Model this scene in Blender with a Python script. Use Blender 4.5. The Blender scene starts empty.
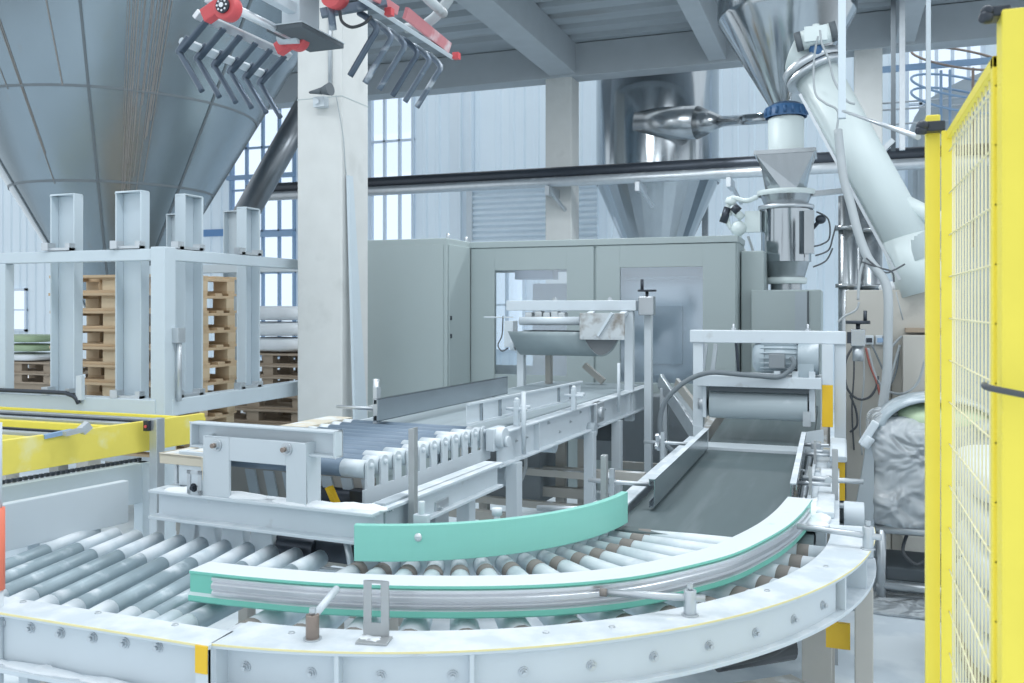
import bpy, bmesh, math, random
from mathutils import Vector, Matrix
random.seed(7)
V = Vector
SC = bpy.context.scene
COL = SC.collection
PI = math.pi
# ---------------------------------------------------------------- camera model (world axes = hall axes)
TH = math.radians(20.2); FOC = 890.0; HC = 1.75; HY = 306.0
_c, _s = math.cos(TH), math.sin(TH)
def _w(px, py, d):
    l = (px - 512) * d / FOC
    return V((-_s * d + _c * l, _c * d + _s * l, HC - (py - HY) * d / FOC))
def PZ(px, py, z): return _w(px, py, FOC * (HC - z) / (py - HY))
def PY(px, py, y):
    u = (px - 512) / FOC; return _w(px, py, y / (_c + _s * u))
def PX(px, py, x):
    u = (px - 512) / FOC; return _w(px, py, x / (-_s + _c * u))
def PD(px, py, d): return _w(px, py, d)

# ---------------------------------------------------------------- materials
MAT = {}
def mat(name, col, rough=.5, metal=0.0, var=.06, scale=6.0, dust=0.0, bump=0.0, dustcol=(.72, .765, .80), stretch=(1, 1, 1), spec=.5, dirt=None):
    m = bpy.data.materials.new(name); m.use_nodes = True
    nt = m.node_tree; N = nt.nodes; L = nt.links
    b = N['Principled BSDF']
    tc = N.new('ShaderNodeTexCoord'); mp = N.new('ShaderNodeMapping'); mp.inputs['Scale'].default_value = stretch
    L.new(tc.outputs['Object'], mp.inputs['Vector'])
    nz = N.new('ShaderNodeTexNoise'); nz.inputs['Scale'].default_value = scale; nz.inputs['Detail'].default_value = 5
    L.new(mp.outputs['Vector'], nz.inputs['Vector'])
    hi = tuple(min(1, c * (1 + var)) for c in col); lo = tuple(c * (1 - var) for c in col)
    mx = N.new('ShaderNodeMix'); mx.data_type = 'RGBA'
    mx.inputs['A'].default_value = (*lo, 1); mx.inputs['B'].default_value = (*hi, 1)
    L.new(nz.outputs['Fac'], mx.inputs['Factor'])
    out = mx.outputs['Result']
    if dirt:
        dc, thr, dsc = dirt
        n3 = N.new('ShaderNodeTexNoise'); n3.inputs['Scale'].default_value = dsc; n3.inputs['Detail'].default_value = 6
        L.new(mp.outputs['Vector'], n3.inputs['Vector'])
        mr = N.new('ShaderNodeMapRange'); mr.inputs['From Min'].default_value = thr; mr.inputs['From Max'].default_value = thr + .12
        mr.inputs['To Max'].default_value = .8
        L.new(n3.outputs['Fac'], mr.inputs['Value'])
        m3 = N.new('ShaderNodeMix'); m3.data_type = 'RGBA'
        L.new(mr.outputs['Result'], m3.inputs['Factor']); L.new(out, m3.inputs['A']); m3.inputs['B'].default_value = (*dc, 1)
        out = m3.outputs['Result']
    if dust > 0:
        g = N.new('ShaderNodeNewGeometry'); sx = N.new('ShaderNodeSeparateXYZ'); L.new(g.outputs['Normal'], sx.inputs['Vector'])
        mr = N.new('ShaderNodeMapRange'); mr.inputs['From Min'].default_value = .2; mr.inputs['From Max'].default_value = .9
        L.new(sx.outputs['Z'], mr.inputs['Value'])
        n2 = N.new('ShaderNodeTexNoise'); n2.inputs['Scale'].default_value = 9; n2.inputs['Detail'].default_value = 6
        L.new(tc.outputs['Object'], n2.inputs['Vector'])
        r2 = N.new('ShaderNodeMapRange'); r2.inputs['From Min'].default_value = .75 - dust * .6; r2.inputs['From Max'].default_value = .85 - dust * .4
        L.new(n2.outputs['Fac'], r2.inputs['Value'])
        mu = N.new('ShaderNodeMath'); mu.operation = 'MULTIPLY'; L.new(mr.outputs['Result'], mu.inputs[0]); L.new(r2.outputs['Result'], mu.inputs[1])
        m2 = N.new('ShaderNodeMix'); m2.data_type = 'RGBA'; L.new(mu.outputs['Value'], m2.inputs['Factor'])
        L.new(out, m2.inputs['A']); m2.inputs['B'].default_value = (*dustcol, 1); out = m2.outputs['Result']
        if metal > 0:
            mm = N.new('ShaderNodeMath'); mm.operation = 'MULTIPLY_ADD'; L.new(mu.outputs['Value'], mm.inputs[0]); mm.inputs[1].default_value = -metal; mm.inputs[2].default_value = metal
            L.new(mm.outputs['Value'], b.inputs['Metallic'])
    L.new(out, b.inputs['Base Color'])
    b.inputs['Roughness'].default_value = rough
    if not (dust > 0 and metal > 0): b.inputs['Metallic'].default_value = metal
    b.inputs['Specular IOR Level'].default_value = spec
    if bump > 0:
        bp = N.new('ShaderNodeBump'); bp.inputs['Strength'].default_value = bump; bp.inputs['Distance'].default_value = .01
        L.new(nz.outputs['Fac'], bp.inputs['Height']); L.new(bp.outputs['Normal'], b.inputs['Normal'])
    MAT[name] = m; return m
mat('white_paint', (.57, .635, .68), .45, dust=.55, var=.07, dirt=((.42, .45, .46), .66, 8))
mat('white_paint_clean', (.57, .63, .67), .42, dust=.2, var=.04)
mat('cage_paint', (.53, .61, .66), .45, dust=.15, var=.04)
mat('cabinet_paint', (.40, .47, .475), .45, dust=.25, var=.04, scale=2)
mat('cabinet_inside', (.66, .72, .76), .6, var=.05)
mat('concrete', (.60, .62, .61), .85, var=.08, scale=5, bump=.15, dirt=((.52, .54, .53), .60, 3))
mat('concrete_beam', (.40, .44, .47), .85, var=.08, scale=4, bump=.1)
mat('deck', (.36, .40, .43), .6, var=.15, scale=3, stretch=(.3, 2, 2), dirt=((.30, .31, .31), .58, 2))
mat('floor', (.64, .72, .78), .7, var=.1, scale=2.5, dirt=((.80, .87, .91), .44, 3))
mat('wall_sheet', (.74, .83, .90), .5, var=.03, scale=2)
mat('shutter', (.68, .77, .84), .5, var=.03)
mat('blue_paint', (.10, .25, .50), .45, var=.08)
mat('blue_frame', (.25, .38, .55), .5, var=.08)
mat('green_plastic', (.20, .60, .49), .38, var=.05, scale=8, dust=1.25)
mat('green_plastic_clean', (.28, .66, .57), .35, var=.04, scale=8, stretch=(.3, .3, 3))
mat('yellow_paint', (.90, .76, .09), .45, var=.06, scale=10)
mat('yellow_dusty', (.80, .68, .12), .5, var=.08, scale=9, dirt=((.80, .75, .35), .58, 6))
mat('yellow_sticker', (.80, .50, .02), .45, var=.04)
mat('beige_plate', (.62, .57, .46), .6, var=.08, dust=.5)
mat('beige_paint', (.47, .46, .42), .6, var=.06, scale=4, dirt=((.38, .37, .34), .6, 5))
mat('leg_paint', (.44, .43, .40), .6, var=.08, scale=8, dust=.4)
mat('galvanized', (.55, .59, .62), .38, .75, var=.12, scale=12, dust=.3)
mat('stainless', (.40, .435, .46), .14, 1.0, var=.08, scale=5, stretch=(4, 4, .4))
mat('stainless_dusty', (.38, .41, .43), .26, .9, var=.15, scale=5, dust=.3, dirt=((.55, .58, .58), .6, 4))
mat('steel_guide', (.42, .46, .49), .20, .9, var=.12, scale=8)
mat('silo_steel', (.31, .37, .41), .27, .78, var=.06, scale=2, stretch=(3, 3, .3), dirt=((.30, .32, .33), .62, 2.2))
mat('seam', (.16, .19, .21), .6, .3, var=.1)
mat('rust_streak', (.27, .26, .25), .7, .2, var=.1)
mat('aluminium', (.74, .76, .79), .30, .8, var=.04)
mat('roller_steel', (.52, .60, .65), .5, .15, var=.2, scale=7, stretch=(2.5, 2.5, 2.5), dust=.75)
mat('roller_dark', (.29, .37, .41), .42, .25, var=.3, scale=9, dust=.34)
mat('roller_blue', (.16, .22, .29), .5, .15, var=.2, scale=6, stretch=(.5, 6, 6))
mat('red_dusty', (.58, .22, .24), .55, var=.15, scale=12, dirt=((.70, .66, .68), .52, 9))
mat('dirty_white', (.52, .56, .58), .5, var=.1, scale=8, dust=.3, dirt=((.17, .14, .11), .54, 6))
mat('under_grey', (.22, .25, .27), .6, var=.12)
mat('window_bar', (.62, .72, .82), .5, var=.03)
mat('sleeve', (.23, .21, .195), .7, var=.1)
mat('roller_rubber', (.42, .49, .52), .6, var=.06, scale=8, stretch=(.2, 4, 4), dust=.3)
mat('belt', (.095, .13, .138), .55, var=.12, scale=5, stretch=(3, .35, 1), dirt=((.135, .17, .18), .54, 2.5))
mat('belt_light', (.30, .36, .39), .5, var=.2, scale=6, stretch=(4, .4, 1))
mat('dark_metal', (.05, .06, .075), .4, .6, var=.2)
mat('black_rubber', (.025, .03, .035), .5, var=.2)
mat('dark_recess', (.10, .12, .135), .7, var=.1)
mat('finger_steel', (.10, .13, .17), .28, .7, var=.15, scale=12, dust=.2)
mat('finger_dusty', (.15, .19, .24), .4, .5, var=.2, scale=12, dust=.55, dirt=((.55, .60, .65), .54, 16))
mat('red_paint', (.62, .09, .10), .45, var=.1, scale=12, dust=.42)
mat('orange_red', (.80, .20, .12), .5, var=.1)
mat('trough_grey', (.27, .33, .35), .5, var=.12, scale=6, dust=.3)
mat('edge_yellow', (.80, .72, .38), .5, var=.1, scale=20)
mat('motor_paint', (.36, .43, .47), .5, var=.06, dust=.45)
mat('tube_paint', (.62, .70, .70), .45, var=.03, scale=3)
mat('flange_blue', (.03, .10, .22), .5, var=.2)
mat('cable', (.38, .42, .44), .6, var=.1)
mat('dark_cable', (.08, .09, .10), .6, var=.1)
mat('red_cable', (.35, .12, .10), .6, var=.1)
mat('wood', (.56, .42, .27), .75, var=.16, scale=4, stretch=(1.5, 9, 9))
mat('wood_end', (.62, .49, .33), .75, var=.15, scale=9)
mat('wood_grey', (.36, .29, .22), .8, var=.2, scale=6)
mat('paper_sack', (.70, .74, .77), .6, var=.08, scale=6, bump=.2)
mat('green_sack', (.32, .42, .26), .5, var=.12, scale=8, bump=.2)
mat('green_cushion', (.50, .62, .42), .5, var=.1, scale=14)
mat('dust_powder', (.82, .86, .89), .9, var=.05, scale=14, bump=.4)
mat('zinc', (.40, .42, .43), .42, .5, var=.12, scale=14)
mat('duct_dark', (.20, .22, .24), .35, .75, var=.12, scale=5)
mat('wire_pale', (.80, .76, .50), .5, var=.05)
mat('hose_dark', (.16, .19, .21), .6, var=.1)
mat('brass', (.28, .23, .20), .45, .6, var=.2, scale=20)
mat('wing_grey', (.40, .46, .50), .6, var=.08)
mat('pink', (.75, .35, .60), .5)

def film_mat():
    m = bpy.data.materials.new('plastic_film'); m.use_nodes = True
    nt = m.node_tree; N = nt.nodes; L = nt.links; b = N['Principled BSDF']
    b.inputs['Base Color'].default_value = (.62, .67, .70, 1); b.inputs['Roughness'].default_value = .16
    nz = N.new('ShaderNodeTexNoise'); nz.inputs['Scale'].default_value = 6; nz.inputs['Detail'].default_value = 2; nz.inputs['Distortion'].default_value = .5
    tc = N.new('ShaderNodeTexCoord'); L.new(tc.outputs['Object'], nz.inputs['Vector'])
    mr = N.new('ShaderNodeMapRange'); mr.inputs['To Min'].default_value = .45; mr.inputs['To Max'].default_value = .9
    L.new(nz.outputs['Fac'], mr.inputs['Value']); L.new(mr.outputs['Result'], b.inputs['Alpha'])
    bp = N.new('ShaderNodeBump'); bp.inputs['Strength'].default_value = .9; bp.inputs['Distance'].default_value = .22
    L.new(nz.outputs['Fac'], bp.inputs['Height']); L.new(bp.outputs['Normal'], b.inputs['Normal'])
    MAT['film'] = m
film_mat()
def glass_mat(name, tint, mixf, rough=.03):
    m = bpy.data.materials.new(name); m.use_nodes = True
    nt = m.node_tree; N = nt.nodes; L = nt.links; N.remove(N['Principled BSDF'])
    t = N.new('ShaderNodeBsdfTransparent'); t.inputs['Color'].default_value = (*tint, 1)
    g = N.new('ShaderNodeBsdfGlossy'); g.inputs['Roughness'].default_value = rough; g.inputs['Color'].default_value = (.8, .85, .9, 1)
    mx = N.new('ShaderNodeMixShader'); mx.inputs['Fac'].default_value = mixf
    L.new(t.outputs[0], mx.inputs[1]); L.new(g.outputs[0], mx.inputs[2]); L.new(mx.outputs[0], N['Material Output'].inputs['Surface'])
    MAT[name] = m
def sheet_mat():
    m = bpy.data.materials.new('translucent_sheet'); m.use_nodes = True
    nt = m.node_tree; N = nt.nodes; L = nt.links; N.remove(N['Principled BSDF'])
    tc = N.new('ShaderNodeTexCoord'); nz = N.new('ShaderNodeTexNoise'); nz.inputs['Scale'].default_value = 1.2; L.new(tc.outputs['Object'], nz.inputs['Vector'])
    mx0 = N.new('ShaderNodeMix'); mx0.data_type = 'RGBA'; mx0.inputs['A'].default_value = (.68, .78, .86, 1); mx0.inputs['B'].default_value = (.76, .86, .93, 1); L.new(nz.outputs['Fac'], mx0.inputs['Factor'])
    d = N.new('ShaderNodeBsdfDiffuse'); t = N.new('ShaderNodeBsdfTranslucent'); L.new(mx0.outputs['Result'], d.inputs['Color']); L.new(mx0.outputs['Result'], t.inputs['Color'])
    mx = N.new('ShaderNodeMixShader'); mx.inputs['Fac'].default_value = .36
    L.new(d.outputs[0], mx.inputs[1]); L.new(t.outputs[0], mx.inputs[2]); L.new(mx.outputs[0], N['Material Output'].inputs['Surface'])
    MAT['sheet'] = m
sheet_mat()
glass_mat('glass', (.92, .96, 1), .05)
glass_mat('cabinet_glass', (.90, .94, .97), .22, .16)

# ---------------------------------------------------------------- mesh building
class MB:
    def __init__(s, T=None):
        s.v = []; s.f = []; s.T = T; s.sm = []
    def add(s, vs, fs, smooth=False):
        o = len(s.v)
        for p in vs:
            p = V(p); s.v.append(s.T @ p if s.T else p)
        for f in fs: s.f.append(tuple(i + o for i in f)); s.sm.append(smooth)
        return s
    def box(s, a, b):
        x0, x1 = sorted((a[0], b[0])); y0, y1 = sorted((a[1], b[1])); z0, z1 = sorted((a[2], b[2]))
        return s.add([(x0,y0,z0),(x1,y0,z0),(x1,y1,z0),(x0,y1,z0),(x0,y0,z1),(x1,y0,z1),(x1,y1,z1),(x0,y1,z1)],
                     [(0,3,2,1),(4,5,6,7),(0,1,5,4),(1,2,6,5),(2,3,7,6),(3,0,4,7)])
    def bar(s, p, q, w, h, up=(0, 0, 1)):   # w sideways, h along up
        p, q = V(p), V(q); d = (q - p).normalized(); up = V(up)
        r = d.cross(up)
        if r.length < 1e-4: r = d.cross(V((0, 1, 0)))
        r.normalize(); u = r.cross(d); r *= w / 2; u *= h / 2
        return s.add([p-r-u, p+r-u, p+r+u, p-r+u, q-r-u, q+r-u, q+r+u, q-r+u],
                     [(0,1,2,3),(7,6,5,4),(4,5,1,0),(5,6,2,1),(6,7,3,2),(7,4,0,3)])
    def prism(s, poly, axis, a, b):  # poly 2D in the two other axes, extruded along axis (0,1,2)
        n = len(poly)
        def mk(p, t):
            if axis == 0: return (t, p[0], p[1])
            if axis == 1: return (p[0], t, p[1])
            return (p[0], p[1], t)
        vs = [mk(p, a) for p in poly] + [mk(p, b) for p in poly]
        fs = [(i, (i+1) % n, n + (i+1) % n, n + i) for i in range(n)]
        return s.add(vs, fs + [tuple(range(n-1, -1, -1)), tuple(range(n, 2*n))])
    def cyl(s, p, q, r, r2=None, seg=14, caps=True, smooth=True):
        p, q = V(p), V(q); r2 = r if r2 is None else r2
        d = (q - p).normalized(); a = d.orthogonal().normalized(); b = d.cross(a)
        vs = []
        for c, rr in ((p, r), (q, r2)):
            for i in range(seg):
                t = 2*PI*i/seg; vs.append(c + (a*math.cos(t) + b*math.sin(t))*rr)
        s.add(vs, [(i, (i+1) % seg, seg+(i+1) % seg, seg+i) for i in range(seg)], smooth)
        if caps: s.add(vs, [tuple(range(seg-1, -1, -1)), tuple(range(seg, 2*seg))])
        return s
    def lathe(s, prof, c=(0,0,0), seg=24, a0=0, a1=2*PI, smooth=True, facet=False):
        full = abs(a1 - a0 - 2*PI) < 1e-6; n = seg if full else seg + 1; c = V(c); vs = []
        for r, z in prof:
            for i in range(n):
                t = a0 + (a1-a0)*i/seg; vs.append(c + V((r*math.cos(t), r*math.sin(t), z)))
        fs = []
        for k in range(len(prof)-1):
            for i in range(seg):
                j = (i+1) % n if full else i+1
                fs.append((k*n+i, k*n+j, (k+1)*n+j, (k+1)*n+i))
        return s.add(vs, fs, smooth and not facet)
    def sweep(s, pts, prof, closed=True, up=(0,0,1), caps=True, smooth=False):  # prof: (side, up) offsets
        pts = [V(p) for p in pts]; n = len(prof); vs = []
        for i, p in enumerate(pts):
            a = pts[max(0, i-1)]; b = pts[min(len(pts)-1, i+1)]
            d = (b-a).normalized(); r = d.cross(V(up)); r.normalize(); u = r.cross(d)
            for (x, y) in prof: vs.append(p + r*x + u*y)
        fs = []
        m = n if closed else n-1
        for i in range(len(pts)-1):
            for k in range(m):
                k2 = (k+1) % n; fs.append((i*n+k, i*n+k2, (i+1)*n+k2, (i+1)*n+k))
        if closed and caps: fs += [tuple(range(n-1, -1, -1)), tuple((len(pts)-1)*n+k for k in range(n))]
        return s.add(vs, fs, smooth)
    def tube(s, pts, r, seg=8, res=6, smooth_path=True):
        pts = [V(p) for p in pts]
        if smooth_path and len(pts) > 2:
            P = [pts[0]] + pts + [pts[-1]]; out = []
            for i in range(1, len(P)-2):
                p0, p1, p2, p3 = P[i-1], P[i], P[i+1], P[i+2]
                for k in range(res):
                    t = k/res
                    out.append(.5*((2*p1) + (p2-p0)*t + (2*p0-5*p1+4*p2-p3)*t*t + (3*p1-p0-3*p2+p3)*t**3))
            out.append(pts[-1]); pts = out
        d0 = (pts[1]-pts[0]).normalized(); a = d0.orthogonal().normalized(); vs = []
        for i, p in enumerate(pts):
            d = (pts[min(len(pts)-1, i+1)] - pts[max(0, i-1)]).normalized()
            a = (a - d*a.dot(d)).normalized(); b = d.cross(a)
            for k in range(seg):
                t = 2*PI*k/seg; vs.append(p + (a*math.cos(t)+b*math.sin(t))*r)
        fs = [(i*seg+k, i*seg+(k+1) % seg, (i+1)*seg+(k+1) % seg, (i+1)*seg+k) for i in range(len(pts)-1) for k in range(seg)]
        s.add(vs, fs, True)
        n = len(pts)-1
        return s.add(vs, [tuple(range(seg-1, -1, -1)), tuple(n*seg+k for k in range(seg))])
    def sphere(s, c, r, seg=14, ring=8, sc=(1,1,1)):
        c = V(c); vs = []; fs = []
        for j in range(ring+1):
            t = PI*j/ring
            for i in range(seg):
                a = 2*PI*i/seg; vs.append(c + V((r*sc[0]*math.sin(t)*math.cos(a), r*sc[1]*math.sin(t)*math.sin(a), r*sc[2]*math.cos(t))))
        for j in range(ring):
            for i in range(seg): fs.append((j*seg+i, (j+1)*seg+i, (j+1)*seg+(i+1) % seg, j*seg+(i+1) % seg))
        return s.add(vs, fs, True)
    def build(s, name, m, parent=None, bevel=0.0, label=None, kind=None):
        me = bpy.data.meshes.new(name)
        root = parent
        while root is not None and root.parent is not None: root = root.parent
        vs = s.v
        if root is not None:
            inv = (Matrix.Translation(root.location) @ root.rotation_euler.to_matrix().to_4x4()).inverted()
            vs = [inv @ p for p in vs]; loc = None
        else:
            mn = V((min(p.x for p in vs), min(p.y for p in vs), min(p.z for p in vs))); mx_ = V((max(p.x for p in vs), max(p.y for p in vs), max(p.z for p in vs)))
            loc = V(((mn.x+mx_.x)/2, (mn.y+mx_.y)/2, mn.z)); vs = [p - loc for p in vs]
        me.from_pydata([tuple(p) for p in vs], [], s.f)
        me.polygons.foreach_set('use_smooth', s.sm)
        bm = bmesh.new(); bm.from_mesh(me); bmesh.ops.remove_doubles(bm, verts=bm.verts, dist=1e-6)
        bmesh.ops.recalc_face_normals(bm, faces=bm.faces); bm.to_mesh(me); bm.free()
        me.materials.append(MAT[m]); me.update()
        o = bpy.data.objects.new(name, me); COL.objects.link(o)
        if parent is not None: o.parent = parent
        else: o.location = loc
        if bevel > 0:
            bv = o.modifiers.new('edge', 'BEVEL'); bv.width = bevel; bv.segments = 2; bv.limit_method = 'ANGLE'; bv.angle_limit = math.radians(50)
        if label: o['label'] = label
        if kind: o['kind'] = kind
        return o
def tag(o, label, cat, group=None, kind=None):
    o['label'] = label; o['category'] = cat
    if group: o['group'] = group
    if kind: o['kind'] = kind
    return o
def thing(name, label, cat, loc=(0,0,0), rz=0.0, group=None):
    o = bpy.data.objects.new(name, None); o.empty_display_size = .1; COL.objects.link(o)
    o.location = loc; o.rotation_euler = (0, 0, rz)
    return tag(o, label, cat, group)
def struct(name, mb, m, parent=None, bevel=0):
    o = mb.build(name, m, parent, bevel)
    if parent is None: o['kind'] = 'structure'
    return o
def copy_tree(o, parent=None):
    c = o.copy(); COL.objects.link(c)
    if parent is not None: c.parent = parent
    for ch in list(o.children): copy_tree(ch, c)
    return c
def arc(c, r, a0, a1, n, z=0.0):
    return [V((c[0]+r*math.cos(math.radians(a0+(a1-a0)*i/n)), c[1]+r*math.sin(math.radians(a0+(a1-a0)*i/n)), z)) for i in range(n+1)]
def bolt(mb, p, d, r=.011, h=.010):
    p, d = V(p), V(d).normalized()
    mb.cyl(p, p + d*.003, r*1.3, seg=12); mb.cyl(p, p + d*h, r, seg=6, smooth=False); mb.cyl(p + d*h, p + d*(h+.008), r*.55, seg=8)
# ================================================================ SETTING
struct('floor', MB().box((-14, -2, -.1), (9, 18, 0)), 'floor')

# ribbed back wall with window openings -------------------------------------------------
YW = 17.0
def ribbed(mb, x0, x1, z0, z1, y=YW, pitch=.30, dep=.035):
    pts = []; x = x0
    while x < x1 - 1e-6:
        for dx, o in ((0, 0), (pitch*.55, 0), (pitch*.65, -dep), (pitch*.9, -dep)):
            if x + dx < x1: pts.append((x + dx, y + o))
        x += pitch
    pts.append((x1, y))
    n = len(pts)
    vs = [(p[0], p[1], z0) for p in pts] + [(p[0], p[1], z1) for p in pts]
    mb.add(vs, [(i, i+1, n+i+1, n+i) for i in range(n-1)])
def xw(px): return PY(px, 300, YW).x
# openings: (x0, x1, z0, z1, columns, rows)
OPEN = [(xw(-30), xw(28), 1.1, 2.2, 3, 2), (xw(231), xw(296), .6, 6.3, 4, 6), (xw(370), xw(415), 3.05, 6.4, 3, 3),
        (xw(488), xw(526), .8, 2.75, 2, 2), (xw(905), xw(985), 2.6, 6.6, 5, 6)]
wall = MB(); xs = -14.0; ZT = 7.2
for (a, b, z0, z1, nc, nr) in OPEN:
    ribbed(wall, xs, a, 0, ZT); ribbed(wall, a, b, 0, z0); ribbed(wall, a, b, z1, ZT); xs = b
ribbed(wall, xs, 9.0, 0, ZT)
struct('wall_back', wall, 'sheet')
for i, (a, b, z0, z1, nc, nr) in enumerate(OPEN):
    w = MB(); t = .06
    w.box((a, YW-.06, z0), (a+t, YW+.06, z1)); w.box((b-t, YW-.06, z0), (b, YW+.06, z1))
    w.box((a, YW-.06, z0), (b, YW+.06, z0+t)); w.box((a, YW-.06, z1-t), (b, YW+.06, z1))
    for k in range(1, nc): x = a + (b-a)*k/nc; w.box((x-.025, YW-.04, z0), (x+.025, YW+.04, z1))
    for k in range(1, nr): z = z0 + (z1-z0)*k/nr; w.box((a, YW-.04, z-.02), (b, YW+.04, z+.02))
    o = struct('window_%d' % (i+1), w, 'blue_frame' if i == 1 else 'window_bar')
    g = MB().box((a, YW+.005, z0), (b, YW+.012, z1)).build('pane', 'glass', o)
# blue and pale bands on the wall, as trims
struct('trim_1', MB().box((-14, YW-.10, 4.08), (xw(60), YW-.04, 4.30)), 'blue_paint')
struct('trim_2', MB().box((xw(205), YW-.10, 3.36), (xw(231), YW-.04, 3.52)), 'blue_paint')
struct('trim_3', MB().box((xw(231), YW-.18, 3.3), (xw(297), YW-.10, 3.42)), 'blue_frame')
struct('trim_4', MB().box((xw(231), YW-.18, 4.62), (xw(297), YW-.10, 4.72)), 'blue_frame')
# white pilasters seen between the ribbed sheets
for k, (p0, p1) in enumerate(((456, 466), (466, 475))):
    struct('trim_%d' % (5+k), MB().box((xw(p0), YW-.30+.1*k, 0), (xw(p1), YW-.04, ZT)), 'wall_sheet')
# roller shutter door
sx0, sx1 = xw(477), xw(600); sm = MB(); z = 2.9
prof = []
while z < 4.15: prof += [(YW-.20, z), (YW-.245, z+.03), (YW-.245, z+.06), (YW-.20, z+.09)]; z += .115
prof += [(YW-.12, z), (YW-.12, 2.9)]
sm.prism(prof, 0, sx0, sx1)
d1 = struct('door_1', sm, 'shutter')
MB().box((sx0-.12, YW-.28, 0), (sx0, YW-.05, 4.3)).build('guide_rail', 'white_paint_clean', d1)
MB().box((sx0-.12, YW-.34, 4.18), (sx1+.1, YW-.05, 4.45)).build('shutter_box', 'white_paint_clean', d1)

# concrete columns, beams and deck -------------------------------------------------------
def column(name, x0, y0, w, h, m='concrete'):
    return struct(name, MB().box((x0, y0, 0), (x0+w, y0+w, h)), m, bevel=.012)
cl1 = column('column_1', -4.146, 6.2, .42, 6.2)
MB().box((-4.148, 6.198, 3.425), (-3.724, 6.622, 3.431)).build('joint', 'cabinet_paint', cl1)
column('column_2', -4.27, 13.1, .42, 5.3)
column('column_3', .19, 13.1, .36, 5.3)
XB = [(-4.2, .42), (-1.78, .25), (.70, .25), (3.2, .25)]
struct('beam_1', MB().box((-14, 13.08, 5.26), (6, 13.45, 5.76)), 'concrete_beam', bevel=.01)
for i, (x, w) in enumerate(XB):
    struct('beam_%d' % (i+2), MB().box((x, 5.2, 5.30), (x+w, 13.09, 5.77)), 'concrete_beam', bevel=.008)
struct('beam_6', MB().box((-9.5, 8.3, 5.05), (-4.2, 8.6, 5.4)), 'concrete_beam', bevel=.008)
dk = MB(); prof = []; y = 6.4
while y < 13.4: prof += [(y, 5.77), (y+.28, 5.77), (y+.33, 5.86), (y+.45, 5.86), (y+.50, 5.77)]; y += .5
prof += [(y, 5.77), (y, 6.0), (6.4, 6.0)]
dk.prism(prof, 0, -4.2, 6.0); dk.prism([(10.35, 5.77), (10.6, 5.77), (10.65, 5.86), (10.8, 5.86), (10.85, 5.77), (11.1, 5.77), (11.15, 5.86), (11.3, 5.86), (11.35, 5.77), (11.7, 5.77), (11.75, 5.86), (11.9, 5.86), (11.95, 5.77), (12.3, 5.77), (12.35, 5.86), (12.5, 5.86), (12.55, 5.77), (13.45, 5.77), (13.45, 6.0), (10.35, 6.0)], 0, -14, -4.2); struct('ceiling', dk, 'deck')
struct('shade_slab', MB().box((-17, 10.35, 6.9), (-9.0, 17.4, 7.1)), 'deck')  # unseen slab added to keep sky light off the left back wall

# ================================================================ BACKGROUND EQUIPMENT
# large steel hopper silo, upper left
sc = PD(115, 356, 9.5); SX, SY = sc.x, sc.y
t = thing('hopper_silo', 'huge dull grey steel hopper silo with rust streaked cone in the upper left', 'silo', (SX, SY, 0))
zap = 1.22; k = .575
def silr(z): return (z - zap)*k
MB().lathe([(silr(1.62), 1.62), (silr(2.95), 2.95), (silr(3.75), 3.75), (silr(6.3), 6.3), (silr(6.3), 6.6)], (SX, SY, 0), 64).build('cone', 'silo_steel', t)
MB().cyl((SX, SY, .75), (SX, SY, 1.64), .24, seg=24).build('outlet_pipe', 'silo_steel', t)
sm = MB()
for z in (2.95, 3.75, 4.75): sm.lathe([(silr(z)+.002, z-.012), (silr(z)+.006, z), (silr(z)+.008, z+.012)], (SX, SY, 0), 64)
sm.build('weld_seam', 'seam', t)
for a in (-112, -54.5, -9, -150, 40):
    ar = math.radians(a); p = []
    MB().bar((SX+(silr(1.7)+.004)*math.cos(ar), SY+(silr(1.7)+.004)*math.sin(ar), 1.7), (SX+(silr(6.2)+.004)*math.cos(ar), SY+(silr(6.2)+.004)*math.sin(ar), 6.2), .022, .010, (math.cos(ar), math.sin(ar), 0)).build('seam_strip', 'seam', t)
rs = MB()
for a in [-42.5 + i*.5 for i in range(26)] + [-78, -77.4, -84, -63, -60, -30, -28]:
    if random.random() < .25: continue
    ar = math.radians(a + random.uniform(-.25, .25)); z0 = random.uniform(2.6, 3.9)
    rs.bar((SX+(silr(z0)+.003)*math.cos(ar), SY+(silr(z0)+.003)*math.sin(ar), z0), (SX+(silr(6.2)+.003)*math.cos(ar), SY+(silr(6.2)+.003)*math.sin(ar), 6.2), random.uniform(.004, .012), .004, (math.cos(ar), math.sin(ar), 0))
rs.build('rust_streaks', 'rust_streak', t, kind='stuff')
lg = MB()
# slanting stainless duct behind the column
p0, p1 = PY(238, 228, 9.2), PY(318, 86, 9.9)
t = thing('slanted_duct', 'slanting dark stainless pipe rising behind the white concrete column', 'pipe', p0)
MB().cyl(p0, p1, .155, seg=28).build('pipe', 'duct_dark', t)
MB().cyl(p0.lerp(p1, 0), p0.lerp(p1, .02), .20, seg=28).build('flange', 'stainless_dusty', t)

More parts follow.
